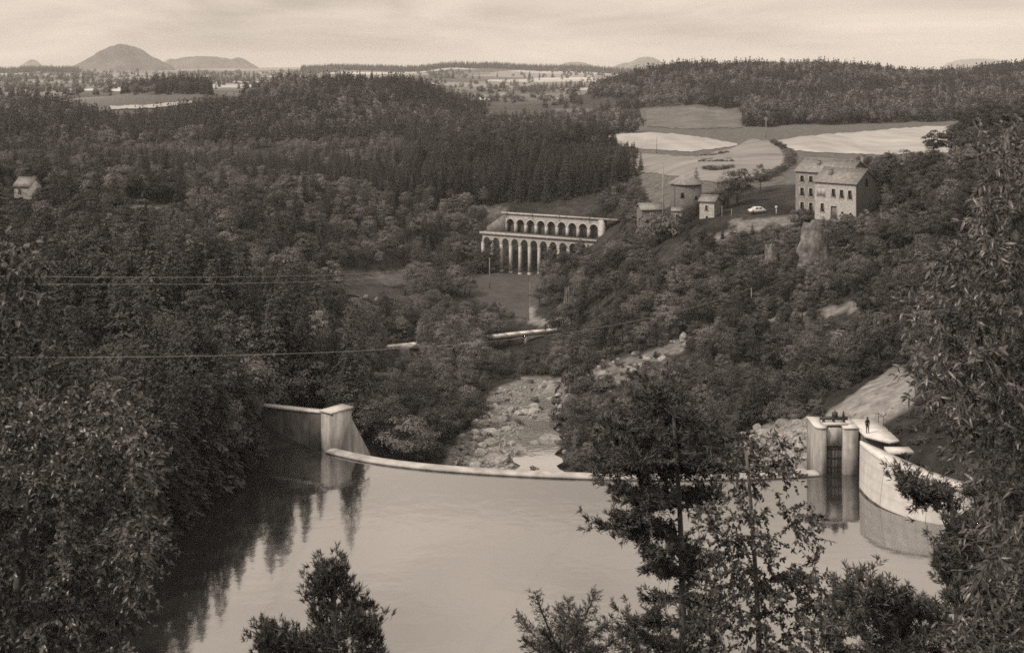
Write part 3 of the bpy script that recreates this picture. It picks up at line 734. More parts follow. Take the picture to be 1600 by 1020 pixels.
# ------------------------------------------------------------------ houses
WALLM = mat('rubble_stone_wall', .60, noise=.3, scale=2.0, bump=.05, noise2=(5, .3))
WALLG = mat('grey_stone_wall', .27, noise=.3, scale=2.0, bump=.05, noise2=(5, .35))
LIME = mat('limewash', 1.2, noise=.1, scale=1.0, noise2=(.8, .2))
ROOFM = mat('old_roof_tiles', .32, noise=.3, scale=1.2, bump=.06, noise2=(6, .3, (1, 1, 1)))
DARK = mat('dark_interior', .012, noise=.2)
PALE_TRIM = mat('pale_stone_trim', .55, noise=.15, scale=3)
WOOD = mat('grey_wood', .22, noise=.35, scale=3, stretch=(8, 8, 1))
def facade(root, w, h, ops, m, frame=True, name='wall', x0=0.0, y=0.0, th=.35, trim=None):
    """front wall in the local xz plane (facing -y) with real openings; each opening becomes a window or door part"""
    xs = sorted({0, w, *[o[0] for o in ops], *[o[0] + o[2] for o in ops]}); zs = sorted({0, h, *[o[1] for o in ops], *[o[1] + o[3] for o in ops]})
    mb = MB()
    for a, b in zip(xs[:-1], xs[1:]):
        for c, d in zip(zs[:-1], zs[1:]):
            mx, mz = (a + b) / 2, (c + d) / 2
            if any(o[0] < mx < o[0] + o[2] and o[1] < mz < o[1] + o[3] for o in ops): continue
            mb.add([(x0 + a, y, c), (x0 + b, y, c), (x0 + b, y, d), (x0 + a, y, d)], q=[(0, 1, 2, 3)])
    for o in ops:
        a, c, b, d = x0 + o[0], o[1], x0 + o[0] + o[2], o[1] + o[3]
        mb.add([(a, y, c), (b, y, c), (b, y, d), (a, y, d), (a, y + th, c), (b, y + th, c), (b, y + th, d), (a, y + th, d)], q=[(0, 1, 5, 4), (1, 2, 6, 5), (2, 3, 7, 6), (3, 0, 4, 7)])
    wall = mb.build(name, m, root)
    for o in ops:
        a, c, b, d = x0 + o[0], o[1], x0 + o[0] + o[2], o[1] + o[3]
        kind = o[4] if len(o) > 4 else 'window'
        f = MB(); t = .16
        for bx in ((a - t, a, c - t, d + t), (b, b + t, c - t, d + t), (a, b, d, d + t)) + (((a, b, c - t, c),) if kind != 'door' else ()):
            f.box(bx[0], bx[1], y - .05, y - .002, bx[2], bx[3])
        win = f.build(kind, trim or PALE_TRIM, root)
        if kind == 'door':
            MB().box(a, b, y + th - .08, y + th, c, d).build('door_leaf', WOOD, win)
        elif kind == 'shuttered_window':
            MB().box(a, (a + b) / 2 - .02, y + .02, y + .08, c, d).build('shutter', PALE_TRIM, win)
            MB().box((a + b) / 2 + .02, b, y + .02, y + .08, c, d).build('shutter', PALE_TRIM, win)
        else:
            MB().box(a, b, y + th - .04, y + th, c, d).build('pane', DARK, win)
            MB().box((a + b) / 2 - .04, (a + b) / 2 + .04, y + th - .1, y + th - .042, c, d).build('mullion', WOOD, win)
    return wall
def gable_house(name, label, base, rz, w, dp, h, rh, ops, m, side_ops=(), chimney=None, gable_m=None, group=None, roof=None, over=.35):
    root = thing(name, label, 'house', base, rz, group)
    facade(root, w, h, ops, m)
    # side and rear walls with gables (ridge parallel to the front)
    mb = MB()
    for x in (0, w):
        mb.add([(x, 0, -3), (x, dp, -3), (x, dp, h), (x, dp / 2, h + rh), (x, 0, h)], t=[(0, 1, 2), (0, 2, 3), (0, 3, 4)])
    mb.add([(0, dp, -3), (w, dp, -3), (w, dp, h), (0, dp, h)], q=[(0, 1, 2, 3)])
    mb.add([(0, 0, -3), (w, 0, -3), (w, 0, 0), (0, 0, 0)], q=[(0, 1, 2, 3)])
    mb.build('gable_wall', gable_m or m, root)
    for (yy, zz, ww, hh) in side_ops:
        f = MB(); t = .14
        f.box(w + .002, w + .05, yy - t, yy, zz - t, zz + hh + t).box(w + .002, w + .05, yy + ww, yy + ww + t, zz - t, zz + hh + t).box(w + .002, w + .05, yy, yy + ww, zz + hh, zz + hh + t)
        win = f.build('window', gable_m or m, root)
        MB().box(w + .003, w + .02, yy, yy + ww, zz, zz + hh).build('pane', DARK, win)
    s = rh / (dp / 2); e = over; t = .16
    for side in (0, 1):
        y0 = -e if side == 0 else dp + e; z0 = h - s * e + .02; y1 = dp / 2; z1 = h + rh + .02
        v = [(-e, y0, z0), (w + e, y0, z0), (w + e, y1, z1), (-e, y1, z1)]
        v += [(a, b, c + t) for a, b, c in v]
        MB().add(v, q=[(0, 3, 2, 1), (4, 5, 6, 7), (0, 1, 5, 4), (1, 2, 6, 5), (2, 3, 7, 6), (3, 0, 4, 7)]).build('roof', roof or ROOFM, root)
    MB().tube([(-e, dp / 2, h + rh + t), (w + e, dp / 2, h + rh + t)], .13, 6).build('ridge', roof or ROOFM, root)
    if chimney:
        for (cx, cy, ch) in chimney:
            zb = h + rh * (1 - abs(cy - dp / 2) / (dp / 2)) - .3
            c = MB().box(cx - .35, cx + .35, cy - .3, cy + .3, zb, zb + ch).build('chimney', WALLG, root)
            MB().box(cx - .42, cx + .42, cy - .37, cy + .37, zb + ch + .001, zb + ch + .12).build('chimney_cap', WALLG, c)
    return root
def at(u, v, d): return P(u, v, d)
# front stone house: 1272..1335 wide in the photo at about 262 m
hx, hy, hz = at(1273, 339, 259)
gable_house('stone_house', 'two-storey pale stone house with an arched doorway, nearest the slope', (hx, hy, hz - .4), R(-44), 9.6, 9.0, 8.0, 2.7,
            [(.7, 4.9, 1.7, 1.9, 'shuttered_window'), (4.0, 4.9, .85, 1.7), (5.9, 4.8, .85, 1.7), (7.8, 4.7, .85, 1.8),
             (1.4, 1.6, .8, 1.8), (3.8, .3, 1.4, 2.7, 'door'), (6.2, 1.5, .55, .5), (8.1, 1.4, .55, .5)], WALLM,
            side_ops=[(3.9, 7.3, 1.1, 1.5)], chimney=[(2.6, 2.2, 1.5)], gable_m=WALLG)  # gable in darker stone: its unlit side put into the colour
hx, hy, hz = at(1243, 332, 272)
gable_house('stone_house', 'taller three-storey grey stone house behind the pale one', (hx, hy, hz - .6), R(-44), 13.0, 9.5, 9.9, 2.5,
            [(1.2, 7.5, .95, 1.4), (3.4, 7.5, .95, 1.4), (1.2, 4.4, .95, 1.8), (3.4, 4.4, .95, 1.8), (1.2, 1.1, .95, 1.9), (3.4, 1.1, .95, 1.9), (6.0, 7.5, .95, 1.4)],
            mat('buff_stone_wall', .36, noise=.3, scale=2.0, bump=.05, noise2=(5, .3)), chimney=[(12.6, 7.0, 2.6), (4.4, 2.6, 1.3)], gable_m=WALLG)  # side walls coloured darker than the front, as if in shade
# narrow stone house below the round tower
hx, hy, hz = at(1093, 348, 287)
gable_house('narrow_stone_house', 'narrow tall stone house beside the dark tree, below the tower', (hx, hy, hz - .3), R(-28), 3.6, 4.5, 5.4, 1.1,
            [(1.4, 3.2, .6, 1.2), (1.5, .6, .6, 1.3)], WALLM, gable_m=WALLG)  # shade of the gable side put in as darker stone
hx, hy, hz = at(1003, 342, 296)
gable_house('stone_shed', 'low stone shed with a shallow gable left of the tower', (hx, hy, hz - .3), R(6), 5.6, 6, 2.5, 1.1,
            [(2.2, 1.0, .45, .5), (3.7, 1.6, .4, .4)], WALLG)
hx, hy, hz = at(1049, 343, 287)
gable_house('lean_to_shed', 'tiny shed with a white lintel at the foot of the tower', (hx, hy, hz - .2), R(-15), 2.6, 2.4, 2.2, .5,
            [(1.0, .3, 1.0, 1.1)], WALLG, over=.15)
# white house at the edge of the wood
hx, hy, hz = at(22, 312, 275)
gable_house('white_house', 'small white house among dark trees on the far bank', (hx, hy, hz - .5), R(-14), 3.9, 4.2, 3.6, 1.6,
            [(1.2, 1.9, .5, .9), (1.3, .2, 1.0, .8)], LIME, gable_m=LIME, chimney=[(3.5, 2.6, 1.0)])
# round tower
def round_tower():
    x, y, z = at(1072, 330, 294)
    r = thing('round_tower', 'round stone tower with a low conical roof', 'tower', (x, y, z - 1))
    rad, h, k = 3.7, 7.6, 40
    pl = [(rad * math.cos(a), rad * math.sin(a)) for a in np.linspace(0, 2 * math.pi, k, endpoint=False)]
    MB().prism(pl, -3, h).build('wall', mat('dark_stone_wall', .2, noise=.3, scale=2, bump=.05, noise2=(5, .35)), r, smooth=False)
    rf = MB(); ring = lambda rr, zz: [(rr * math.cos(a), rr * math.sin(a), zz) for a in np.linspace(0, 2 * math.pi, k, endpoint=False)]
    v = ring(rad + .45, h + .05) + ring(rad + .45, h + .25) + ring(1.2, h + 2.0) + ring(.1, h + 2.25)
    q = [(j * k + i, j * k + (i + 1) % k, (j + 1) * k + (i + 1) % k, (j + 1) * k + i) for j in range(3) for i in range(k)]
    rf.add(v, q=q); rf.build('roof', ROOFM, r)
    for a, zz, w, hh in ((R(-112), 4.6, .35, 1.2), (R(-60), 4.2, .3, .8)):
        c, s = math.cos(a), math.sin(a); t = np.array([-s, c])
        p = np.array([c, s]) * (rad + .03)
        f = MB().prism([p - t * (w + .15), p + t * (w + .15), p + t * (w + .15) - np.array([c, s]) * .3, p - t * (w + .15) - np.array([c, s]) * .3], zz - .15, zz + hh + .15).build('window', WALLG, r)
        p = np.array([c, s]) * (rad + .05)
        MB().prism([p - t * w, p + t * w, p + t * w - np.array([c, s]) * .3, p - t * w - np.array([c, s]) * .3], zz, zz + hh).build('pane', DARK, f)
round_tower()
# far farms
for u, v, w, dp, h, rh, rz, wm, lab in ((1380, 0, 0, 0, 0, 0, 0, 0, ''),
        (752, 156, 11, 7, 3.4, 2.4, .25, LIME, 'pale far farmhouse in the fields behind the wooded hill'),
        (777, 154, 13, 9, 3.2, 4.4, -.3, WALLG, 'dark-roofed far barn beside the pale farmhouse'),
        (868, 160, 9, 6, 3.0, 2.2, .2, WALLM, 'small far cottage where the track climbs to the fields'),
        (640, 131, 18, 9, 4, 3, .1, WALLM, 'tiny far farm on the plateau behind the wooded hill'),
        (1000, 128, 0, 0, 0, 0, 0, 0, '')):
    if not w: continue
    x, y, z = hit(u, v, 900)
    nm = 'barn' if 'barn' in lab else 'farmhouse'
    gable_house(nm, lab, (x, y, z - .3), rz, w, dp, h, rh, [(w * .2, 1, 1.1, 1.4), (w * .45, .1, 1.2, 2.2, 'door'), (w * .7, 1, 1.1, 1.4)], wm)
# parked car, signpost, poles
def car():
    x, y, z = hit(1183, 334, 200)
    r = thing('parked_car', 'small white car parked on the road below the stone houses', 'car', (x, y, z + .05), R(8))
    W = mat('white_car_paint', .8, rough=.35, noise=.03, spec=.5)
    prof = [(-2.0, .35), (-2.0, .75), (-1.9, .95), (-1.2, 1.02), (-.75, 1.5), (.9, 1.52), (1.6, 1.05), (1.95, .9), (2.0, .35)]
    n = len(prof)
    v = [(a, -.75, b) for a, b in prof] + [(a, .75, b) for a, b in prof]
    MB().add(v, t=[(0, i + 1, i) for i in range(1, n - 1)] + [(n, n + i, n + i + 1) for i in range(1, n - 1)], q=[(i, (i + 1) % n, n + (i + 1) % n, n + i) for i in range(n)]).build('body', W, r)
    for a, b in ((-.62, .1), (.2, .95)):
        MB().add([(a - .1 * (a < -.5), -.755, 1.06), (b, -.755, 1.06), (b, -.755, 1.42), (a + .1, -.755, 1.42)], q=[(0, 1, 2, 3)]).build('side_window', DARK, r)
    for wx in (-1.25, 1.25):
        for wy in (-.72, .72):
            k = 16
            c = [(wx + .34 * math.cos(t), wy - .1 * (1 if wy > 0 else -1) + 0, .34 + .34 * math.sin(t)) for t in np.linspace(0, 2 * math.pi, k, endpoint=False)]
            c2 = [(a, wy + .05 * (1 if wy > 0 else -1), b) for a, _, b in c]
            MB().add(c + c2, t=[(k, k + i, k + i + 1) for i in range(1, k - 1)] + [(0, i + 1, i) for i in range(1, k - 1)], q=[(i, (i + 1) % k, k + (i + 1) % k, k + i) for i in range(k)]).build('wheel', IRON, r)
    for wy in (-.5, .5):
        MB().tube([(-1.98, wy, .75), (-2.04, wy, .75)], .12, 10).build('headlight', CONC_L, r)
car()
def pole(u, vb, vt, d, label, r0=.13, arms=0, name='utility_pole', dmin=140):
    if d is None: x, y, z = hit(u, vb, dmin)
    else: x, y = (u - 800) / F * d, d; z = gz(x, y)
    h = CZ - (vt - HOR) / F * y - z
    r = thing(name, label, 'pole', (x, y, z - .2))
    MB().tube([(0, 0, 0), (0, 0, h * .5), (0, 0, h + .2)], [r0, r0 * .85, r0 * .65], 8).build('post', mat('weathered_pole', .34, noise=.3, scale=2), r)
    for i in range(arms):
        MB().box(-.9, .9, -.06, .06, h - .35 - i * .7, h - .2 - i * .7).build('cross_arm', WOOD, r)
        for xx in (-.8, -.3, .3, .8):
            MB().tube([(xx, 0, h - .2 - i * .7), (xx, 0, h - .02 - i * .7)], .06, 6).build('insulator', LIME, r)
    return (x, y, z + h)
pole(1036, 340, 253, 290, 'tall pale pole beside the round tower', .2)
pole(1026, 247, 213, 480, 'thin pole standing in the stubble field', .16)
poleA = pole(765, 452, 403, 358, 'pale pole standing in the meadow before the viaduct', .17)
poleB = pole(1174, 482, 450, 226, 'short pale pole on the wooded slope below the houses', .1)
pole(1197, 216, 183, None, 'wooden pole with crossarms at the field corner', .2, 2, dmin=300)
pole(1128, 350, 322, 280, 'thin grey post left of the parked car', .09)
pole(1143, 350, 326, 279, 'thin grey post nearest the parked car', .09)
def sign():
    x, y, z = hit(1213, 336, 200)
    r = thing('road_sign', 'small round white sign on a thin post by the road', 'sign', (x, y, z))
    MB().tube([(0, 0, -.2), (0, 0, 1.7)], .06, 6).build('post', LIME, r)
    k = 16; c = [(.32 * math.cos(t), -.07, 1.75 + .32 * math.sin(t)) for t in np.linspace(0, 2 * math.pi, k, endpoint=False)]
    c2 = [(a, -.11, b) for a, _, b in c]
    MB().add(c + c2, t=[(0, i + 1, i) for i in range(1, k - 1)] + [(k, k + i, k + i + 1) for i in range(1, k - 1)], q=[(i, (i + 1) % k, k + (i + 1) % k, k + i) for i in range(k)]).build('disc', mat('white_enamel', .85, rough=.4, noise=.03), r)
sign()
def wire(p0, p1, sag, label, r=.016):
    p0, p1 = np.array(p0), np.array(p1)
    t = np.linspace(0, 1, 40)[:, None]
    pts = p0 * (1 - t) + p1 * t
    pts[:, 2] -= (4 * sag * t * (1 - t))[:, 0]
    o = MB().tube(pts, r, 4).build('overhead_wire', mat('bare_wire', .5, noise=.1, rough=.5), smooth=True)
    tag(o, label, 'wire')
wire(P(-260, 428, 66), poleA, 2.0, 'upper of two parallel wires crossing before the wood')
wire(P(-260, 440, 66), (poleA[0] - .2, poleA[1], poleA[2] - .8), 2.3, 'lower of two parallel wires crossing before the wood')
wire(P(-260, 556, 62), poleB, 3.75, 'single wire sagging across the wood to the short pole', .016)

# footbridge below the meadow
def footbridge():
    a = np.array([*P(596, 541, 258)]); b = np.array([*P(872, 513, 276)])
    r = thing('footbridge', 'narrow pale footbridge crossing the river behind the bushes', 'bridge')
    d = (b - a)[:2]; L = np.linalg.norm(d); d /= L; n = np.array([-d[1], d[0]])
    def Q(s, o): return a[:2] + d * s + n * o
    def zz(s): return a[2] + (b[2] - a[2]) * s / L
    k = 13
    for i in range(k):
        s0, s1 = L * i / k + .02, L * (i + 1) / k - .02
        MB().prism([Q(s0, -.9), Q(s1, -.9), Q(s1, .9), Q(s0, .9)], [zz(s0) - .12, zz(s1) - .12] * 1 + [zz(s1) - .12, zz(s0) - .12], [zz(s0), zz(s1), zz(s1), zz(s0)]).build('deck_slab', CONC_L, r)
    for o in (-.8, .8):
        MB().prism([Q(0, o - .12), Q(L, o - .12), Q(L, o + .12), Q(0, o + .12)], [zz(0) - .75, zz(L) - .75, zz(L) - .75, zz(0) - .75], [zz(0) - .122, zz(L) - .122, zz(L) - .122, zz(0) - .122]).build('girder', CONC, r)
    for s in (.04, .42, .80, .97):
        p = Q(L * s, 0); z = gz(*p)
        pl = [Q(L * s - .35, -.8), Q(L * s + .35, -.8), Q(L * s + .35, .8), Q(L * s - .35, .8)]
        MB().prism(pl, min(z, zz(L * s) - 1.5) - .5, zz(L * s) - .752).build('pier', CONC, r)
footbridge()

# person on the walkway
def person():
    x, y, z = 38.55, 131.9, 5.0
    r = thing('person', 'person in dark clothes and a cap standing on the walkway', 'person', (x, y, z), R(20))
    me = bpy.data.meshes.new('body')
    J = {'pel': (0, 0, .93, .15, .11), 'waist': (0, .0, 1.08, .14, .10), 'chest': (0, .01, 1.32, .18, .12), 'neck': (0, .0, 1.50, .06, .06), 'head': (0, -.02, 1.60, .085, .10), 'top': (0, -.02, 1.70, .08, .09),
         'hl': (-.1, 0, .86, .09, .09), 'kl': (-.11, -.02, .48, .065, .065), 'al': (-.11, .02, .09, .045, .045), 'tl': (-.13, -.15, .04, .045, .035),
         'hr': (.1, 0, .86, .09, .09), 'kr': (.13, -.03, .48, .065, .065), 'ar': (.14, .02, .09, .045, .045), 'tr': (.17, -.15, .04, .045, .035),
         'sl': (-.19, 0, 1.42, .065, .065), 'el': (-.27, .03, 1.14, .048, .048), 'wl': (-.24, -.08, .9, .035, .035), 'pl': (-.23, -.11, .81, .035, .028),
         'sr': (.19, 0, 1.42, .065, .065), 'er': (.28, .03, 1.14, .048, .048), 'wr': (.2, -.12, .96, .035, .035), 'pr': (.15, -.17, .9, .035, .028)}
    E = ['pel waist', 'waist chest', 'chest neck', 'neck head', 'head top', 'pel hl', 'hl kl', 'kl al', 'al tl', 'pel hr', 'hr kr', 'kr ar', 'ar tr', 'chest sl', 'sl el', 'el wl', 'wl pl', 'chest sr', 'sr er', 'er wr', 'wr pr']
    nm = list(J); me.from_pydata([J[k][:3] for k in nm], [(nm.index(a), nm.index(b)) for a, b in (e.split() for e in E)], [])
    o = obj('body', me, r)
    bpy.context.view_layer.objects.active = o
    md = o.modifiers.new('skin', 'SKIN')
    for i, k in enumerate(nm):
        me.skin_vertices[0].data[i].radius = J[k][3:]
        me.skin_vertices[0].data[i].use_root = (i == 0)
    o.modifiers.new('sub', 'SUBSURF').render_levels = 2
    me.materials.append(mat('dark_cloth', .03, noise=.3, scale=8))
    k = 14
    ring = lambda rr, zz, dy=0: [(rr * math.cos(t), -.02 + dy + rr * 1.1 * math.sin(t), zz) for t in np.linspace(0, 2 * math.pi, k, endpoint=False)]
    v = ring(.105, 1.665) + ring(.115, 1.70) + ring(.09, 1.76) + ring(.02, 1.78)
    MB().add(v, q=[(j * k + i, j * k + (i + 1) % k, (j + 1) * k + (i + 1) % k, (j + 1) * k + i) for j in range(3) for i in range(k)]).build('cap', MATS['dark_cloth'], r)
person()

# ------------------------------------------------------------------ vegetation prototypes
FOL = {
    'spruce': mat('spruce_needles', .094, rough=.75, noise=.35, scale=.5, rand=.42, trans=.10, spec=.15),
    'broadleaf': mat('broad_leaves', .175, rough=.6, noise=.35, scale=.45, rand=.55, trans=.22, spec=.25),
    'pine': mat('pine_needles', .09, rough=.7, noise=.35, scale=.5, rand=.3, trans=.10, spec=.2),
    'shrub': mat('shrub_leaves', .145, rough=.7, noise=.4, scale=.6, rand=.5, trans=.2, spec=.2),
}
BARK = mat('bark', .07, noise=.4, scale=4, bump=.02)
def spruce(seed, h=10.0, R0=2.0, n=22, per=9, leaf=.42):
    g = np.random.default_rng(seed)
    C, D, N, LL = [], [], [], []
    for i in range(n):
        t = (i + g.random() * .6) / n
        z = h * (.08 + .92 * t)
        r = R0 * (1 - t) ** .8 * (.75 + .5 * g.random()) + .12
        nb = int(5 + 6 * (1 - t))
        a0 = g.random() * 6.28
        for b in range(nb):
            a = a0 + b * 2 * np.pi / nb + g.normal() * .18
            rb = r * (.65 + .5 * g.random())
            k = max(3, int(per * (rb / R0) + 2))
            s = np.linspace(.22, 1, k) + g.normal(size=k) * .03
            dirv = np.array([np.cos(a), np.sin(a), 0]); sd = np.array([-np.sin(a), np.cos(a), 0])
            zz = z + rb * (.12 * s - .42 * s ** 2)
            p = dirv * (rb * s)[:, None]; p[:, 2] = zz
            for sg in (-1, 0, 1):
                C.append(p + g.normal(size=p.shape) * .05)
                dd = dirv * (1 - .25 * abs(sg)) + sd * sg * .85
                dd = np.tile(dd, (k, 1)); dd[:, 2] = -.35 + g.normal(size=k) * .22
                D.append(dd)
                nn = np.tile(np.array([0, 0, 1.]), (k, 1)) + g.normal(size=(k, 3)) * .5
                N.append(nn); LL.append(leaf * (.7 + .6 * g.random(k)) * (1.15 - .55 * t))
    C.append(np.array([[0, 0, h - .3]] * 3)); D.append(np.array([[.1, 0, 1], [-.1, .1, 1], [0, -.1, 1.]])); N.append(np.eye(3)); LL.append(np.full(3, leaf * 1.3))
    C, D, N, LL = map(np.concatenate, (C, D, N, LL))
    return leaves(C, D, N, LL, LL * .5, .12)
def clumps_tree(seed, h, rx, zc, rz, nclump, per, leaf, cr, flat=.8, shell=.55, top=0.0):
    g = np.random.default_rng(seed)
    d = unit(g.normal(size=(nclump, 3))); rr = (shell + (1 - shell) * g.random(nclump) ** .7)
    d[:, 2] = np.where(d[:, 2] < -.5, d[:, 2] * .5, d[:, 2])
    c = d * rr[:, None] * np.array([rx, rx * (.85 + .3 * g.random()), rz]); c[:, 2] += zc
    # uneven outline: lobes pushed in and out by direction
    c[:, :2] *= (1 + .28 * np.sin(3 * np.arctan2(d[:, 1], d[:, 0]) + seed) * g.random(nclump))[:, None]
    C, D, N, LL = [], [], [], []
    for k in range(nclump):
        r = cr * (.6 + .8 * g.random())
        m = int(per * (.6 + .8 * g.random()))
        q = unit(g.normal(size=(m, 3))); q[:, 2] = np.abs(q[:, 2]) * .9 - .25
        q = q * (.55 + .5 * g.random((m, 1)))
        p = c[k] + q * r * np.array([1, 1, flat])
        C.append(p)
        o = unit(q + unit(c[k] - np.array([0, 0, zc])) * .5)
        dv = unit(np.cross(o, g.normal(size=(m, 3)))) + np.array([0, 0, -.3])
        D.append(dv); N.append(o + g.normal(size=(m, 3)) * .45); LL.append(leaf * (.6 + .8 * g.random(m)))
    C, D, N, LL = map(np.concatenate, (C, D, N, LL))
    return leaves(C, D, N, LL, LL * .62, .1)
def trunk(seed, h, r, bend=.25, limbs=5, z0=.45):
    g = np.random.default_rng(seed)
    mb = MB(); k = 7
    t = np.linspace(0, 1, k)
    p = np.c_[np.cumsum(g.normal(size=k) * bend * .3), np.cumsum(g.normal(size=k) * bend * .3), t * h - .6]
    p[0, :2] = 0
    mb.tube(p, r * (1 - .8 * t) * np.where(t == 0, 1.35, 1), 7)
    for i in range(limbs):
        s = z0 + (.9 - z0) * g.random(); b = np.array([np.interp(s, t, p[:, c]) for c in range(3)])
        a = g.random() * 6.28; L = h * (.2 + .14 * g.random())
        e = b + np.array([math.cos(a) * L, math.sin(a) * L, L * .55])
        m = (b + e) / 2 + np.array([0, 0, -.1 * L])
        mb.tube([b, m, e], [r * .35, r * .22, r * .06], 5)
    return mb
PROTO = {}          # kind -> list of (crown mesh, trunk mesh, joined mesh, low mesh)
def joined(name, crown, tmb, m):
    v, t = crown; tv, tt, tq = tmb.arrays()
    tris = np.concatenate([t, tt + len(v), np.stack([tq[:, 0], tq[:, 1], tq[:, 2]], 1) + len(v), np.stack([tq[:, 0], tq[:, 2], tq[:, 3]], 1) + len(v)])
    mi = np.r_[np.zeros(len(t)), np.ones(len(tris) - len(t))]
    return mesh(name, np.concatenate([v, tv]), tris, mats=[m, BARK], midx=mi)
def make_protos():
    for kind in ('spruce', 'broadleaf', 'pine', 'shrub'):
        lst = []
        for i in range(5):
            s = 100 + i * 17 + len(kind) * 1000
            g = np.random.default_rng(s)
            if kind == 'spruce':
                cr = spruce(s, 10, (1.25, 1.7, 2.1, 2.5, 1.9)[i], (26, 22, 24, 20, 17)[i], 10, .40); tb = trunk(s, 9.6, .16, .03, 0)
                lo = spruce(s, 10, (1.3, 1.8, 2.1, 2.5, 2.0)[i], 10, 2, 1.15)
            elif kind == 'broadleaf':
                rx, zc, rz_, nc_, cr_ = ((1.8, 5.4, 3.9, 54, .95), (3.5, 5.0, 2.8, 64, 1.1), (2.8, 5.6, 3.4, 38, 1.35), (2.9, 5.8, 3.6, 46, .75), (2.4, 5.0, 3.4, 60, 1.05))[i]
                cr = clumps_tree(s, 9, rx, zc, rz_, nc_, 74, .28, cr_); tb = trunk(s, 7, .2, .5, 7, .3)
                lo = clumps_tree(s, 9, rx, zc, rz_, 22, 13, .95, 1.2)
            elif kind == 'pine':
                cr = clumps_tree(s, 10, 2.1, 7.2, 2.6, 40, 75, .30, .95, .5); tb = trunk(s, 9.5, .17, .3, 7, .5)
                lo = clumps_tree(s, 10, 2.1, 7.2, 2.6, 18, 12, .85, 1.1, .55)
            else:
                cr = clumps_tree(s, 3, 1.7, 1.1, 1.25, 26, 55, .25, .65); tb = trunk(s, 1.6, .06, .3, 4, .2)
                lo = clumps_tree(s, 3, 1.7, 1.1, 1.25, 12, 11, .6, .8)
            cm = mesh(kind + '_crown', *cr, mats=[FOL[kind]]); tm = tb.mesh(kind + '_trunk', BARK, smooth=True)
            lst.append((cm, tm, joined(kind + '_whole', cr, tb, FOL[kind]), mesh(kind + '_far', *lo, mats=[FOL[kind]])))
        PROTO[kind] = lst
make_protos()

# ------------------------------------------------------------------ where the trees stand
# things in the photo that no tree may cover: (u0, v0, u1, v1, distance of the thing)
KEEP = [(748, 326, 962, 372, 376), (786, 360, 838, 425, 372), (838, 370, 880, 392, 372), (928, 368, 940, 390, 368),
        (1243, 240, 1372, 334, 275), (1043, 270, 1090, 312, 288), (1092, 306, 1118, 346, 286), (1002, 312, 1046, 330, 292), (16, 280, 46, 312, 272),
        (608, 535, 648, 550, 262), (778, 514, 852, 542, 272), (568, 690, 935, 748, 150), (450, 628, 576, 712, 150), (1262, 640, 1490, 830, 140),
        (1290, 575, 1420, 690, 160), (705, 430, 824, 470, 340), (765, 590, 880, 745, 230), (800, 470, 860, 505, 300), (1140, 655, 1280, 745, 160),
        (540, 446, 630, 462, 320), (1160, 318, 1200, 338, 292), (1000, 212, 1240, 262, 420), (1210, 200, 1480, 240, 430), (1120, 334, 1240, 344, 270),
        (1270, 480, 1335, 492, 212), (880, 575, 1000, 612, 210), (870, 212, 1010, 222, 560), (1030, 258, 1042, 340, 288), (760, 402, 770, 450, 352), (1170, 450, 1178, 482, 222),
        (172, 162, 300, 172, 700), (1092, 345, 1118, 352, 280), (205, 321, 250, 324, 330), (1252, 370, 1292, 408, 243), (1194, 388, 1214, 416, 240), (1135, 352, 1190, 360, 262), (965, 550, 1075, 558, 232), (1230, 486, 1270, 496, 212)]
NOTREE = [([(700, 446), (740, 430), (815, 422), (860, 432), (846, 470), (830, 510), (800, 495), (745, 470)], 290, 392)] + \
         [(p, r[0], r[1]) for p, r, _ in BARE if r[1] < 460] + \
         [([(870, 217), (1020, 206), (1110, 215), (1160, 217), (1235, 236), (1235, 262), (1190, 286), (1060, 282), (980, 262), (1000, 236), (940, 224)], 330, 900),
          ([(1206, 221), (1350, 204), (1560, 194), (1560, 262), (1250, 262), (1236, 240)], 300, 900),
          ([(1000, 170), (1090, 165), (1165, 175), (1165, 203), (1000, 203)], 500, 1000),
          ([(1120, 300), (1245, 285), (1345, 300), (1345, 350), (1120, 352)], 240, 330),
          ([(535, 425), (640, 420), (640, 472), (535, 470)], 250, 380),
          ([(172, 163), (300, 157), (300, 166), (172, 175)], 600, 1000)]
def scatter(y0, y1, step, jit=.45, tmax=.47):
    pts = []
    y = y0
    while y < y1:
        w = tmax * y
        n = max(1, int(2 * w / step))
        x = -w + (np.arange(n) + .5 + rng.uniform(-jit, jit, n)) * step
        pts.append(np.c_[x, y + rng.uniform(-jit, jit, n) * step])
        y += step * .9
    return np.concatenate(pts)
def choose(pts, bed=False):
    """drop points in water, open ground, or in front of things the photo shows"""
    x, y = pts[:, 0], pts[:, 1]
    z = ground(x, y)
    u, v = PX(x, y, z)
    ok = (u > -160) & (u < 1760) & ~((z < -.2) & (y < 134)) & ~((z < .3) & (y >= 134) & (y < 150))
    # dam and structures
    ok &= ~((y > 128) & (y < 147) & (x > -28.5) & (x < (41.6 if bed else 45)))
    ok &= ~((y < 134) & (x > -28) & (x < 40))
    for p, d0, d1 in NOTREE:
        k = inpoly(u, v, p) & (y > d0) & (y < d1)
        if bed and d1 == 262: k &= rng.random(len(u)) > np.where(u > 898, .75, .25)
        ok &= ~k
    vl = (VR - VL) / np.linalg.norm(VR - VL)
    rel = pts - VL; s = rel @ vl; o = rel[:, 0] * vl[1] - rel[:, 1] * vl[0]
    ok &= ~((s > -9) & (s < 40) & (o > -9) & (o < 6.5))
    ok &= ~((s > -2) & (s < 40) & (o > 0) & (o < 9))
    for hx_, hy_, rr in HOUSES: ok &= np.hypot(x - hx_, y - hy_) > rr
    return ok, z, u, v
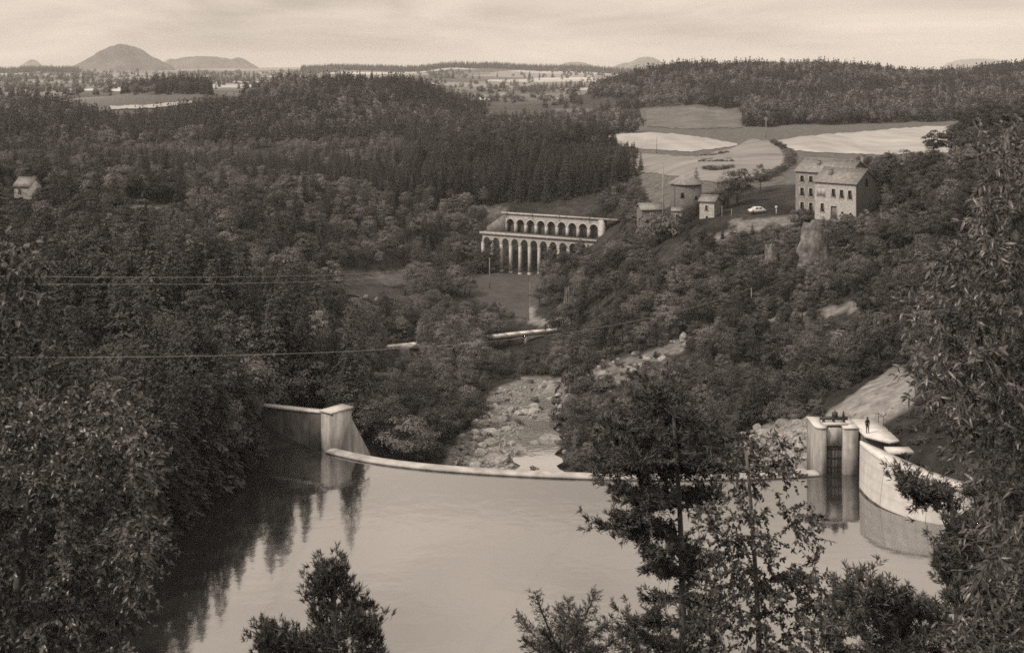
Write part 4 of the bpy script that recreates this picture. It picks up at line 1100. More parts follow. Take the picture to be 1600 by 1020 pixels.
HOUSES = [(o.location.x + 3.5, o.location.y + 4, 9.5) for o in list(bpy.data.objects) if o.get('category') == 'house' and o.location.y < 900]
HOUSES += [(o.location.x, o.location.y, 6) for o in list(bpy.data.objects) if o.get('category') in ('tower', 'car')]
def clear_view(x, y, z, u, v, h, w):
    """True where the tree's outline covers none of the things that must stay in sight"""
    vt = HOR + F * (CZ - z - h) / y; hw = F * w / y
    ok = np.ones(len(x), bool)
    for u0, v0, u1, v1, d in KEEP:
        ok &= ~((y < d) & (u + hw > u0) & (u - hw < u1) & (vt < v1) & (v > v0))
    return ok
TREES = []      # (kind, x, y, z, scale, rot, variant, zone)
def plant(kind_p, pts, hr, zone, mask=None, bed=False, widths={'spruce': 1.9, 'broadleaf': 3.3, 'pine': 2.4, 'shrub': 1.9}, keep=True):
    ok, z, u, v = choose(pts, bed)
    if mask is not None: ok &= mask(u, v, pts[:, 0], pts[:, 1], z)
    kinds = list(kind_p); pr = np.array([kind_p[k] for k in kinds], float); pr /= pr.sum()
    far_ = np.median(pts[:, 1]) > 420
    clump = vnoise(pts[:, 0] / (55 if far_ else 20), pts[:, 1] / (55 if far_ else 20), 31) * (.6 if far_ else .45)
    r = np.clip(rng.random(len(pts)) + clump, 0, .9999)
    ki = np.minimum(np.searchsorted(np.cumsum(pr), r), len(kinds) - 1)
    base = {'spruce': 10.0, 'broadleaf': 9.0, 'pine': 10.0, 'shrub': 2.6}
    for attempt in (1.0, .72, .5, .32):
        if attempt < 1 and not keep: break
        sc = np.empty(len(pts))
        for i, k in enumerate(kinds):
            s_ = ki == i
            lo, hi = hr[k] if isinstance(hr, dict) else hr
            sc[s_] = rng.uniform(lo, hi, s_.sum()) / base[k]
        sc *= attempt
        hh = np.array([base[kinds[i]] for i in ki]) * sc; ww = np.array([widths[kinds[i]] for i in ki]) * sc
        cv = clear_view(pts[:, 0], pts[:, 1], z, u, v, hh, ww) if keep else np.ones(len(pts), bool)
        if not keep and not bed: cv = clear_view(pts[:, 0], pts[:, 1], z, u, v, hh, ww)
        take = ok & cv
        if attempt < 1: take &= rng.random(len(pts)) < .8
        for i in np.nonzero(take)[0]:
            TREES.append((kinds[ki[i]], pts[i, 0], pts[i, 1], z[i], sc[i], rng.random() * 6.28, int(rng.integers(5)), zone))
        ok &= ~cv
# left bank along the reservoir
plant({'spruce': .55, 'broadleaf': .35, 'pine': .10}, scatter(72, 175, 3.3, tmax=.62), {'spruce': (10, 17), 'broadleaf': (7, 11), 'pine': (9, 12)}, 'left_bank',
      lambda u, v, x, y, z: (x < -18) & ((u < 560)))
plant({'broadleaf': .52, 'spruce': .38, 'pine': .10}, scatter(175, 335, 4.2), {'spruce': (7, 12), 'broadleaf': (5.5, 9), 'pine': (7, 10)}, 'left_slope', lambda u, v, x, y, z: (u < 600) & (z > -13) & (vnoise(x / 14, y / 20, 63) < .5))
plant({'shrub': 1}, scatter(150, 335, 3.6), (1.2, 3), 'left_slope', lambda u, v, x, y, z: (u < 600) & (vnoise(x / 14, y / 20, 63) > .45))
plant({'broadleaf': .5, 'shrub': .5}, scatter(80, 145, 2.6, tmax=.6), {'broadleaf': (3, 6), 'shrub': (1.2, 2.4)}, 'left_bank', lambda u, v, x, y, z: (x < -20) & (u < 520) & (z < 4))
plant({'broadleaf': .6, 'shrub': .4}, scatter(80, 150, 3.0, tmax=.6), {'broadleaf': (3, 6), 'shrub': (1.2, 2.6)}, 'right_bank', lambda u, v, x, y, z: (x > 40) & (z > .5))
# river flat between the dam and the meadow
plant({'broadleaf': .8, 'shrub': .2}, scatter(148, 345, 3.7), {'broadleaf': (4.5, 8), 'shrub': (1.5, 3)}, 'river_flat', lambda u, v, x, y, z: (u > 540) & (u < 800) & (z < 2))
plant({'shrub': 1}, scatter(141, 260, 2.6), (1.0, 2.6), 'river_flat', lambda u, v, x, y, z: (u > 560) & (u < 1290) & (rng.random(len(u)) < .6))
plant({'shrub': 1}, scatter(141, 262, 2.2), (.5, 1.3), 'river_flat', lambda u, v, x, y, z: (u > 660) & (u < 1290) & (rng.random(len(u)) < .5), bed=True, keep=False)
plant({'shrub': 1}, scatter(118, 160, 1.4, tmax=.5), (.3, 1.1), 'right_bank', lambda u, v, x, y, z: (x > 41.3) & (z > 1) & (u > 1376 + (v - 690) * .95) & ~((u > 1290) & (u < 1410) & (y > 141)), bed=True, keep=False)
# right slope
plant({'broadleaf': .45, 'pine': .20, 'spruce': .13, 'shrub': .22}, scatter(146, 268, 3.5, .6), {'broadleaf': (2.8, 7.5), 'pine': (4, 8.5), 'spruce': (4, 8.5), 'shrub': (1.5, 3)}, 'right_slope', lambda u, v, x, y, z: (u > 860) & (y > 150) & (vnoise(x / 11, y / 13, 91) < .38))
plant({'shrub': .7, 'broadleaf': .3}, scatter(146, 262, 2.6), {'shrub': (1.2, 2.8), 'broadleaf': (2.5, 4)}, 'right_slope', lambda u, v, x, y, z: (u > 860) & (y > 150))
plant({'broadleaf': .7, 'pine': .3}, scatter(262, 400, 4.2), {'broadleaf': (4.5, 8), 'pine': (6, 9)}, 'spur', lambda u, v, x, y, z: (u > 830) & ~((u > 1000) & (u < 1370) & (v < 350)) & ((u < 1010) | (u > 1350)))
plant({'pine': .5, 'broadleaf': .3, 'spruce': .2}, scatter(205, 300, 3.6), {'broadleaf': (5, 8), 'pine': (6, 9), 'spruce': (6, 9)}, 'rock_spur', lambda u, v, x, y, z: (u > 1345) & (v < 420))
# left of the viaduct and the slope behind it
plant({'broadleaf': .75, 'spruce': .25}, scatter(335, 425, 4.6), {'spruce': (7, 11), 'broadleaf': (5, 8)}, 'viaduct_slope', lambda u, v, x, y, z: (u < 760))
plant({'spruce': .9, 'pine': .1}, scatter(428, 590, 4.0, .6), {'spruce': (6.5, 14), 'pine': (9, 12)}, 'conifer_wood', lambda u, v, x, y, z: (u > 630) & (u < 1012 + (y - 440) * .05) & (v > 222))
plant({'spruce': .8, 'broadleaf': .2}, scatter(420, 520, 4.2), {'spruce': (6, 11), 'broadleaf': (5, 8)}, 'ridge_wood', lambda u, v, x, y, z: (u < 640))
plant({'broadleaf': .8, 'spruce': .2}, scatter(520, 648, 5.6), {'spruce': (5, 8), 'broadleaf': (4, 7)}, 'ridge_wood', lambda u, v, x, y, z: (u < 640) & ~((u > 510) & (u < 575) & (y < 600)) & (vnoise(x / 25, y / 25, 19) < .55))
# wooded hills
plant({'spruce': .7, 'broadleaf': .3}, scatter(640, 1010, 5.4), {'spruce': (7, 12), 'broadleaf': (6, 9)}, 'left_hill', lambda u, v, x, y, z: (u < 760) & ((z > 4) | (u > 560)) & ((u > 380) | (y < 850)) & (vnoise(x / 60, y / 60, 77) > -.72))
plant({'spruce': .85, 'broadleaf': .15}, scatter(1010, 1180, 6.5), {'spruce': (8, 13), 'broadleaf': (6, 9)}, 'left_hill', lambda u, v, x, y, z: (u > 150) & (u < 330) & (z > 26))
plant({'broadleaf': .7, 'spruce': .3}, scatter(560, 960, 7.5), {'spruce': (6, 11), 'broadleaf': (5, 8)}, 'vale', lambda u, v, x, y, z: (u > 640) & (u < 1010) & (vnoise(x / 45, y / 45, 41) > -.25))
plant({'spruce': .5, 'broadleaf': .5}, scatter(690, 1330, 5.6), {'spruce': (8, 13), 'broadleaf': (7, 11)}, 'right_hill', lambda u, v, x, y, z: (u > 905) & (z > 12.5 + 4 * (u < 1165) + 6 * (u < 1000)) & (v < 208 - (u < 1160) * 38))
plant({'broadleaf': .9, 'spruce': .1}, scatter(720, 860, 6.0), (8, 12), 'right_hill', lambda u, v, x, y, z: (u > 1160) & (u < 1560) & (v < 206))
# far plateau: copses, hedgerows and the wooded skyline
plant({'broadleaf': .6, 'spruce': .4}, scatter(1000, 2300, 15), (7, 12), 'plateau', lambda u, v, x, y, z: (u < 1000) & ((vnoise(x / 90, y / 70, 51) > .58) | (np.abs(vnoise(x / 160, y / 120, 52)) < .03)))
plant({'broadleaf': .5, 'spruce': .5}, scatter(2300, 3500, 24), (8, 15), 'plateau', lambda u, v, x, y, z: (u < 1040) & ((vnoise(x / 170, y / 120, 53) > .6) | (np.abs(vnoise(x / 260, y / 160, 54)) < .03)))
plant({'spruce': 1}, scatter(3500, 4000, 15), (11, 17), 'skyline', lambda u, v, x, y, z: ((u > 470) & (u < 1000) & ((z > 47) | (u > 660))) | ((u < 125) & (z > 44)), keep=False)

SPECIAL = [  # (kind, photo column, foot row, top row, distance, label)
    ('dark', 1156, 330, 256, 300, 'big dark tree between the round tower and the stone houses'),
    ('dark', 1136, 334, 274, 297, 'dark tree leaning against the big one near the tower'),
    ('broadleaf', 1188, 318, 258, 318, 'slighter tree right of the big dark tree'),
    ('spruce', 1088, 330, 262, 312, 'slender dark conifer just behind the round tower'),
    ('dark', 1128, 338, 296, 296, 'dark tree leaning over the narrow stone house'),
    ('spruce', 1389, 296, 236, 268, 'lone dark spruce on the rise right of the stone houses'),
    ('pine', 1462, 262, 200, 255, 'spreading pine on top of the rocky rise'),
    ('pine', 1438, 270, 236, 250, 'low pine left of the spreading pine on the rise'),
    ('spruce', 1452, 270, 214, 248, 'dark conifer beneath the spreading pine'),
    ('pine', 1486, 262, 196, 252, 'dark pine crowding the spreading pine on the rise'),
    ('spruce', 1508, 262, 192, 248, 'pointed conifer at the back of the rocky rise'),
    ('spruce', 1112, 345, 300, 292, 'small dark conifer beside the narrow stone house'),
    ('broadleaf', 870, 545, 478, 262, 'leafy tree beside the end of the footbridge'),
    ('dark', 700, 700, 612, 172, 'dark rounded tree on the flat left of the riverbed'),
    ('dark', 735, 690, 600, 182, 'dark leafy tree at the edge of the riverbed stones'),
    ('shrub', 880, 668, 628, 190, 'dense round bush on the right edge of the stream'),
    ('shrub', 905, 600, 565, 216, 'round bush beside the stony bank'),
    ('dark', 768, 424, 378, 388, 'tree standing before the end arches of the viaduct'),
    ('shrub', 1024, 346, 327, 284, 'bush in front of the low stone shed'),
    ('shrub', 1044, 352, 330, 281, 'bush at the foot of the tall pale pole'),
    ('dark', 1074, 352, 318, 280, 'dark bushy tree below the round tower'),
    ('shrub', 1250, 338, 322, 264, 'dark bush at the corner of the taller stone house'),
    ('shrub', 1268, 336, 324, 262, 'dark bush under the windows of the taller stone house'),
]
def hedge(pts, n, label, group, smin=.35, smax=.8):
    for i in range(n):
        f = i / (n - 1) * (len(pts) - 1); k = min(int(f), len(pts) - 2); f -= k
        u = pts[k][0] * (1 - f) + pts[k + 1][0] * f + rng.normal() * .6; v = pts[k][1] * (1 - f) + pts[k + 1][1] * f
        x, y, z = hit(u, v, 300)
        r = thing('hedge_bush', label, 'shrub', (x, y, z - .1), rng.random() * 6.28, group)
        s = rng.uniform(smin, smax); r.scale = (s * 1.3, s * 1.3, s)
        pr = PROTO['shrub'][int(rng.integers(5))]
        obj('crown', pr[0], r); obj('trunk', pr[1], r)
for x_, y_, h_ in ((-29.8, 138.5, 12), (-30.2, 134.5, 13.5), (-31.2, 130, 15), (-32.2, 126, 15.5), (-33, 122, 15), (-33.2, 117.5, 16), (-34, 113.5, 15.5), (-34.5, 109, 16), (-35.5, 104, 16), (-36.5, 99, 16), (-35, 120, 17), (-36, 111, 17)):
    r = thing('spruce_tree', 'tall dark spruce leaning over the water at the edge of the reservoir', 'tree', (x_, y_, gz(x_, y_) - .3), rng.random() * 6.28, 'tall spruces at the water edge')
    r.scale = (h_ / 10 * .95, h_ / 10 * .95, h_ / 10)
    pr = PROTO['spruce'][int(rng.integers(5))]
    obj('crown', pr[0], r); obj('trunk', pr[1], r)
DARKS = []
for i_ in range(5):
    m_ = PROTO['broadleaf'][i_][0].copy(); m_.materials[0] = FOL['pine']; DARKS.append((m_,) + PROTO['broadleaf'][i_][1:])
PROTO['dark'] = DARKS
for kind, u, vb, vt, d, lab in SPECIAL:
    x = (u - 800) / F * d; z = gz(x, d) - (1.2 if kind == 'dark' else 0); base_h = {'spruce': 10.0, 'broadleaf': 9.0, 'dark': 9.0, 'pine': 10.0, 'shrub': 2.6}[kind]
    s = max(.3, (CZ - (vt - HOR) / F * d - z) / base_h)
    r = thing({'spruce': 'spruce_tree', 'broadleaf': 'broadleaf_tree', 'dark': 'broadleaf_tree', 'pine': 'pine_tree', 'shrub': 'shrub'}[kind], lab, 'shrub' if kind == 'shrub' else 'tree', (x, d, z - .1), rng.random() * 6.28)
    r.scale = (s, s, s)
    pr = PROTO[kind][int(rng.integers(5))]
    obj('crown', pr[0], r); obj('trunk', pr[1], r)
hedge([(1206, 222), (1222, 232), (1234, 244), (1236, 256), (1222, 268), (1205, 276), (1190, 284)], 26, 'hedge bush in the row dividing the hay field from the stubble', 'hedge row between the fields', .5, 1.1)
hedge([(1098, 245), (1118, 243), (1136, 239)], 8, 'low bush in the upper row across the hay field', 'upper row of field bushes', .3, .55)
hedge([(1094, 253), (1142, 253)], 8, 'low bush in the middle row across the hay field', 'middle row of field bushes', .25, .45)
hedge([(1102, 265), (1120, 267), (1144, 263)], 10, 'low bush in the lower clump of the hay field', 'lower clump of field bushes', .4, .7)

# ------------------------------------------------------------------ individual trees and massed woods
ZONE = {'right_bank': 'on the bank beside the guide wall', 'left_bank': 'on the wooded bank left of the reservoir', 'left_slope': 'on the long wooded slope behind the abutment', 'river_flat': 'on the river flat below the dam',
        'right_slope': 'on the slope below the stone houses', 'spur': 'on the spur beside the viaduct', 'rock_spur': 'on the rocky rise right of the stone houses',
        'viaduct_slope': 'on the slope left of the viaduct', 'conifer_wood': 'in the dense wood behind the viaduct', 'ridge_wood': 'on the dark ridge in mid valley',
        'left_hill': 'on the big wooded hill', 'vale': 'in the vale', 'right_hill': 'on the wooded skyline hill', 'plateau': 'on the plateau', 'skyline': 'on the skyline'}
LOOK = {'spruce': ('spruce_tree', 'dark pointed spruce', 'tree'), 'broadleaf': ('broadleaf_tree', 'rounded leafy tree', 'tree'), 'pine': ('pine_tree', 'dark open-crowned pine', 'tree'), 'shrub': ('shrub', 'low leafy shrub', 'shrub')}
LIMIT = {'spruce': 290, 'broadleaf': 290, 'pine': 140, 'shrub': 200}
TREES.sort(key=lambda t: t[2] / (t[4] ** .5))
count = {k: 0 for k in LIMIT}
rest = {}
for kind, x, y, z, s, rz, var, zone in TREES:
    u, v = PX(x, y, z)
    if y < 420 and 5 < u < 1595 and count[kind] < LIMIT[kind]:
        count[kind] += 1
        nm, look, cat = LOOK[kind]
        r = thing(nm, look + ' ' + ZONE[zone], cat, (x, y, z - .1), rz, f'{look}s {ZONE[zone]}')
        wq_ = random.uniform(.78, 1.25); r.scale = (s * wq_ * random.uniform(.9, 1.1), s * wq_, s * random.uniform(.88, 1.15))
        r.rotation_euler = (random.gauss(0, .035), random.gauss(0, .035), rz)
        pr = PROTO[kind][var]
        obj('crown', pr[0], r); obj('trunk', pr[1], r)
    else:
        rest.setdefault(zone, []).append((kind, x, y, z, s, rz, var))
print('TREES', len(TREES), count, {k: len(v) for k, v in rest.items()})
KI = list(LOOK)
def wood(zone, lst, far):
    """one mass of trees: points with instances from the tree prototypes"""
    n = len(lst)
    me = bpy.data.meshes.new('wood'); me.vertices.add(n)
    me.vertices.foreach_set('co', np.array([(a[1], a[2], a[3] - .1) for a in lst], np.float32).ravel())
    wv_ = rng.uniform(.75, 1.25, n); hv_ = rng.uniform(.82, 1.2, n); sv_ = np.array([a[4] for a in lst])
    at_ = me.attributes.new('scl', 'FLOAT_VECTOR', 'POINT'); at_.data.foreach_set('vector', np.stack([sv_ * wv_, sv_ * wv_ * rng.uniform(.85, 1.15, n), sv_ * hv_], 1).astype(np.float32).ravel())
    for nm, ty, vals in (('rot', 'FLOAT', [a[5] for a in lst]),):
        at_ = me.attributes.new(nm, ty, 'POINT'); at_.data.foreach_set('value', np.array(vals, np.float32))
    at_ = me.attributes.new('idx', 'INT', 'POINT'); at_.data.foreach_set('value', np.array([KI.index(a[0]) * 5 + a[6] for a in lst], np.int32))
    o = obj('wood', me, kind='stuff', label='mass of trees ' + ZONE[zone])
    ng = bpy.data.node_groups.new('wood_' + zone, 'GeometryNodeTree')
    ng.interface.new_socket('Geometry', in_out='INPUT', socket_type='NodeSocketGeometry')
    ng.interface.new_socket('Geometry', in_out='OUTPUT', socket_type='NodeSocketGeometry')
    N, L = ng.nodes, ng.links
    gi = N.new('NodeGroupInput'); go = N.new('NodeGroupOutput')
    jn = N.new('GeometryNodeJoinGeometry')
    for ob in reversed(FAROBJ if far else MIDOBJ):
        oi = N.new('GeometryNodeObjectInfo'); oi.inputs['Object'].default_value = ob; oi.inputs['As Instance'].default_value = True
        L.new(oi.outputs['Geometry'], jn.inputs[0])
    ip = N.new('GeometryNodeInstanceOnPoints'); ip.inputs['Pick Instance'].default_value = True
    L.new(gi.outputs[0], ip.inputs['Points']); L.new(jn.outputs[0], ip.inputs['Instance'])
    def na(nm, ty):
        a = N.new('GeometryNodeInputNamedAttribute'); a.data_type = ty; a.inputs[0].default_value = nm
        return a.outputs[0]
    L.new(na('idx', 'INT'), ip.inputs['Instance Index'])
    cx = N.new('ShaderNodeCombineXYZ'); L.new(na('rot', 'FLOAT'), cx.inputs[2])
    L.new(cx.outputs[0], ip.inputs['Rotation']); L.new(na('scl', 'FLOAT_VECTOR'), ip.inputs['Scale'])
    L.new(ip.outputs[0], go.inputs[0])
    md = o.modifiers.new('trees', 'NODES'); md.node_group = ng
MIDOBJ = [bpy.data.objects.new(f'source_{k}_{i}', PROTO[k][i][2]) for k in KI for i in range(5)]
FAROBJ = [bpy.data.objects.new(f'source_far_{k}_{i}', PROTO[k][i][3]) for k in KI for i in range(5)]
for zone, lst in rest.items():
    wood(zone, lst, zone in ('left_hill', 'right_hill', 'vale', 'plateau', 'skyline'))

# ------------------------------------------------------------------ rocks
ROCK = mat('river_rock', .36, noise=.3, scale=1.1, bump=.06, rand=.3, noise2=(4, .25))
def rock_mesh(seed, flat=.7, sub=2):
    import bmesh
    bm = bmesh.new(); bmesh.ops.create_icosphere(bm, subdivisions=sub, radius=1)
    g = np.random.default_rng(seed)
    pl = unit(g.normal(size=(9, 3))); dd = .55 + .4 * g.random(9)
    for v in bm.verts:
        p = np.array(v.co)
        s = p @ pl.T
        k = np.where(s > dd, dd / np.maximum(s, 1e-6), 1).min()      # split faces
        p = p * (.35 * k + .65 * k ** .5) * (1 + .05 * g.normal())
        v.co = (p[0] * 1.2, p[1], p[2] * flat)
    me = bpy.data.meshes.new('boulder'); bm.to_mesh(me); bm.free(); me.materials.append(ROCK)
    return me
RM_ = [rock_mesh(i, .55 + .08 * (i % 4)) for i in range(8)]
def boulders(poly, d0, d1, n, smin, smax, label, group, dmin=140, name='boulder', power=2.2):
    us = [p[0] for p in poly]; vs = [p[1] for p in poly]
    k = 0; guard = 0
    while k < n and guard < n * 20:
        guard += 1
        u = random.uniform(min(us), max(us)); v = random.uniform(min(vs), max(vs))
        if not inpoly(np.array([u]), np.array([v]), poly)[0]: continue
        x, y, z = hit(u, v, dmin)
        if not d0 < y < d1: continue
        s = smin + (smax - smin) * random.random() ** power
        o = obj(name, RM_[random.randrange(8)], None, (x, y, z + s * .15), label, 'boulder', group)
        o.scale = (s * random.uniform(.8, 1.3), s * random.uniform(.7, 1.2), s * random.uniform(.8, 1.35))
        o.rotation_euler = (random.uniform(-.3, .3), random.uniform(-.3, .3), random.uniform(0, 6.28))
        k += 1
RB1 = [(700, 738), (715, 690), (755, 640), (775, 612), (820, 590), (870, 592), (900, 612), (860, 640), (830, 660), (812, 700), (800, 738)]
boulders(RB1, 140, 240, 120, .3, 1.15, 'pale boulder in the dry bed left of the stream', 'pale boulders left of the stream')
boulders([(868, 735), (872, 690), (862, 640), (880, 610), (960, 600), (1010, 620), (950, 650), (920, 735)], 140, 240, 30, .3, 1.0, 'pale boulder on the bank right of the stream', 'pale boulders right of the stream')
boulders([(905, 600), (870, 560), (950, 545), (1060, 520), (1080, 540), (1000, 590)], 180, 262, 30, .4, 1.3, 'pale rock on the stony bank above the river bend', 'pale rocks on the stony bank')
boulders([(1140, 742), (1150, 690), (1200, 662), (1262, 655), (1278, 690), (1268, 742)], 138, 185, 64, .35, 1.3, 'pale boulder heaped beside the sluice tower', 'boulders heaped beside the sluice tower', power=1.5)
boulders([(806, 716), (866, 716), (868, 690), (812, 690)], 140, 200, 7, .5, 1.6, 'dark wet rock standing in the stream', 'wet rocks in the stream', power=1.0)
boulders([(535, 460), (640, 470), (640, 482), (560, 472)], 250, 340, 14, .4, 1.0, 'pale stone on the shore of the far river bend', 'stones on the far river shore', dmin=200)
boulders([(1285, 522), (1330, 515), (1335, 560), (1310, 570)], 160, 230, 10, .4, 1.3, 'pale rock in the bare scar below the track', 'rocks in the bare scar')
boulders([(1300, 650), (1400, 580), (1420, 680), (1360, 660)], 140, 180, 14, .12, .45, 'small stone on the cut earth bank', 'stones on the cut earth bank')
def gravel():
    pts, sc = [], []
    polys = [RB1, [(700, 738), (880, 738), (890, 610), (1060, 535), (1030, 560), (940, 610), (880, 640), (880, 738)], [(1140, 742), (1150, 690), (1262, 655), (1280, 742)]]
    mb_v, mb_t = [], []
    base = np.array([(1, 0, 0), (-1, 0, 0), (0, 1, 0), (0, -1, 0), (0, 0, .7), (0, 0, -.7)], float)
    tr = np.array([(0, 2, 4), (2, 1, 4), (1, 3, 4), (3, 0, 4), (2, 0, 5), (1, 2, 5), (3, 1, 5), (0, 3, 5)])
    V, T, n = [], [], 0
    for poly in polys:
        us = [p[0] for p in poly]; vs = [p[1] for p in poly]
        for _ in range(2600):
            u = random.uniform(min(us), max(us)); v = random.uniform(min(vs), max(vs))
            if not inpoly(np.array([u]), np.array([v]), poly)[0]: continue
            d = 49 * F / (v - HOR + 8)
            for _k in range(3): d = (CZ - gz((u - 800) / F * d, d)) * F / (v - HOR)
            x = (u - 800) / F * d
            s = random.uniform(.1, .34)
            vv = base * s * rng.uniform(.6, 1.3, (6, 1)); a = random.uniform(0, 6.28); c, si = math.cos(a), math.sin(a)
            vv = np.c_[vv[:, 0] * c - vv[:, 1] * si, vv[:, 0] * si + vv[:, 1] * c, vv[:, 2]] + np.array([x, d, gz(x, d) + s * .2])
            V.append(vv); T.append(tr + n); n += 6
    obj('gravel', mesh('gravel', np.concatenate(V), np.concatenate(T), mats=[mat('gravel_stone', .34, noise=.4, scale=.7)]), kind='stuff', label='loose pale cobbles covering the riverbed')
gravel()
# rock faces standing out of the wooded slopes
CLIFF = mat('cliff_rock', .19, noise=.6, scale=.9, bump=.3, noise2=(1.6, .4, (1, 1, .35)))
def outcrop(u, v, w, h, label, seed, dmin=140):
    x, y, z = hit(u, v, dmin)
    g = np.random.default_rng(seed)
    n, m = 16, 14
    W, H = w / F * y, h / F * y
    vs = []
    for j in range(m):
        for i in range(n):
            a, b = i / (n - 1), j / (m - 1)
            th = math.pi * (1 - a)
            r = (W / 2) * (1 - .45 * b ** 2) * (1 + .18 * float(fbm(a * 6 + seed, b * 5, 4, 3)))
            px = math.cos(th) * r + .5 * float(fbm(a * 9, b * 9 + seed, 6, 2)) * W * .06
            py = -math.sin(th) * r * .55 + b * .35 * H
            vs.append((px, py + 1.0, -1.5 + b * (H + 1.5) * (1 + .12 * float(fbm(a * 7, seed, 9, 3)))))
    vs.append((0, 1.6 + .35 * H, H * 1.02))
    q = [(j * n + i, j * n + i + 1, (j + 1) * n + i + 1, (j + 1) * n + i) for j in range(m - 1) for i in range(n - 1)]
    t = [((m - 1) * n + i, (m - 1) * n + i + 1, n * m) for i in range(n - 1)]
    o = obj('rock_outcrop', mesh('rock_outcrop', vs, t, q, [CLIFF]), None, (x, y, z), label, 'rock')
outcrop(1275, 412, 52, 58, 'tall pale cliff below the stone houses', 3)
outcrop(1208, 420, 26, 34, 'narrow pale rock face left of the tall cliff', 7)
outcrop(1440, 318, 26, 34, 'craggy rock knoll right of the stone houses', 11)
outcrop(1418, 345, 16, 22, 'low crag left of the craggy knoll', 12)
outcrop(1384, 345, 12, 20, 'small crag beside the house gable', 5)
outcrop(886, 500, 14, 44, 'slim pale rock rib above the footbridge', 9)
outcrop(748, 345, 22, 18, 'broken rock at the end of the viaduct', 15, 380)
outcrop(630, 580, 30, 30, 'pale rock bank under the footbridge end', 19)

# ------------------------------------------------------------------ trees close to the camera
FGL = mat('glossy_leaf', .15, rough=.36, noise=.5, scale=2.2, trans=.25, spec=.55)
FGD = mat('dull_leaf', .105, rough=.5, noise=.5, scale=2.0, trans=.22, spec=.4)
FGN = mat('near_pine_needles', .10, rough=.55, noise=.4, scale=2.0, trans=.12, spec=.35)
BARKN = mat('near_bark', .15, noise=.5, scale=9, bump=.02, stretch=(1, 1, .3))
def leaf6(c, d, nrm, L, W, droop=.25, fold=.18):
    d = unit(d); s = unit(np.cross(d, nrm)); nn = np.cross(s, d)
    L = L[:, None]; W = W[:, None]
    m1 = c + d * L * .33 + nn * W * .05; m2 = c + d * L * .70 - nn * L * droop * .25; t = c + d * L - nn * L * droop * .6
    v = np.stack([c, m1 + s * W * .5 + nn * W * fold, m1, m1 - s * W * .5 + nn * W * fold, m2 + s * W * .38 + nn * W * fold, m2, m2 - s * W * .38 + nn * W * fold, t], 1).reshape(-1, 3)
    b = np.arange(len(c))[:, None] * 8
    tr = np.concatenate([b + np.array([x]) for x in ((0, 2, 1), (0, 3, 2), (4, 5, 7), (5, 6, 7))])
    qd = np.concatenate([b + np.array([x]) for x in ((1, 2, 5, 4), (2, 3, 6, 5))])
    return v, tr, qd
def needles(c, d, g, n, L, W, spread):
    """tufts: n needles around each shoot"""
    m = len(c)
    cc = np.repeat(c, n, 0); dd = unit(np.repeat(unit(d), n, 0) + g.normal(size=(m * n, 3)) * spread)
    cc = cc - np.repeat(unit(d), n, 0) * (g.random((m * n, 1)) * L * .9)
    return leaves(cc, dd, g.normal(size=(m * n, 3)), L * (.7 + .6 * g.random(m * n)), W, .0)
class Grow:
    def __init__(s, seed): s.g = np.random.default_rng(seed); s.wood = MB(); s.nodes = []; s.rad = []; s.tips = []
    def trunk(s, pts, r0, r1, k=9):
        p = smooth_line(np.array(pts), 26); r = np.linspace(r0, r1, len(p))
        s.wood.tube(p, r, k)
        for a, b in zip(p, r): s.nodes.append(a); s.rad.append(b)
    def reach(s, targets, sag=.0, up=.0, prefer_down=.6):
        """grow a branch to every target from the best existing wood, nearest targets first"""
        tr = np.array(s.nodes)
        ds = [np.min(np.linalg.norm(tr - t, axis=1)) for t in targets]
        for i in np.argsort(ds):
            t = np.array(targets[i]); nd = np.array(s.nodes)
            dv = t - nd; dist = np.linalg.norm(dv, axis=1)
            cost = dist + prefer_down * np.maximum(0, -dv[:, 2])
            k = int(np.argmin(cost)); a = nd[k]; L = dist[k]
            if L < .05: continue
            m = a * .5 + t * .5 + s.g.normal(size=3) * L * .07 + np.array([0, 0, up * L - sag * L])
            q = np.linspace(0, 1, 7)[:, None]
            p = a * (1 - q) ** 2 + 2 * m * q * (1 - q) + t * q * q
            r0 = min(s.rad[k] * .75, .012 + .016 * L); r = np.linspace(r0, max(r0 * .35, .004), 7)
            s.wood.tube(p, r, 5)
            for j in range(2, 7): s.nodes.append(p[j]); s.rad.append(r[j])
            s.tips.append((t, unit(t - p[4]), L))
def pick(poly, n, d0, d1, g, mind=14, avoid=None):
    us = [p[0] for p in poly]; vs = [p[1] for p in poly]; out = []; pp = []
    guard = 0
    while len(out) < n and guard < n * 60:
        guard += 1
        u, v = g.uniform(min(us), max(us)), g.uniform(min(vs), max(vs))
        if not inpoly(np.array([u]), np.array([v]), poly)[0]: continue
        if pp and guard < n * 40 and np.min(np.hypot(np.array(pp)[:, 0] - u, np.array(pp)[:, 1] - v)) < mind: continue
        dd = g.uniform(d0, d1)
        if avoid and avoid[0] < u < avoid[1] and dd < avoid[2]: dd = avoid[2] + g.random()
        pp.append((u, v)); out.append(np.array(P(u, v, dd)))
    return out
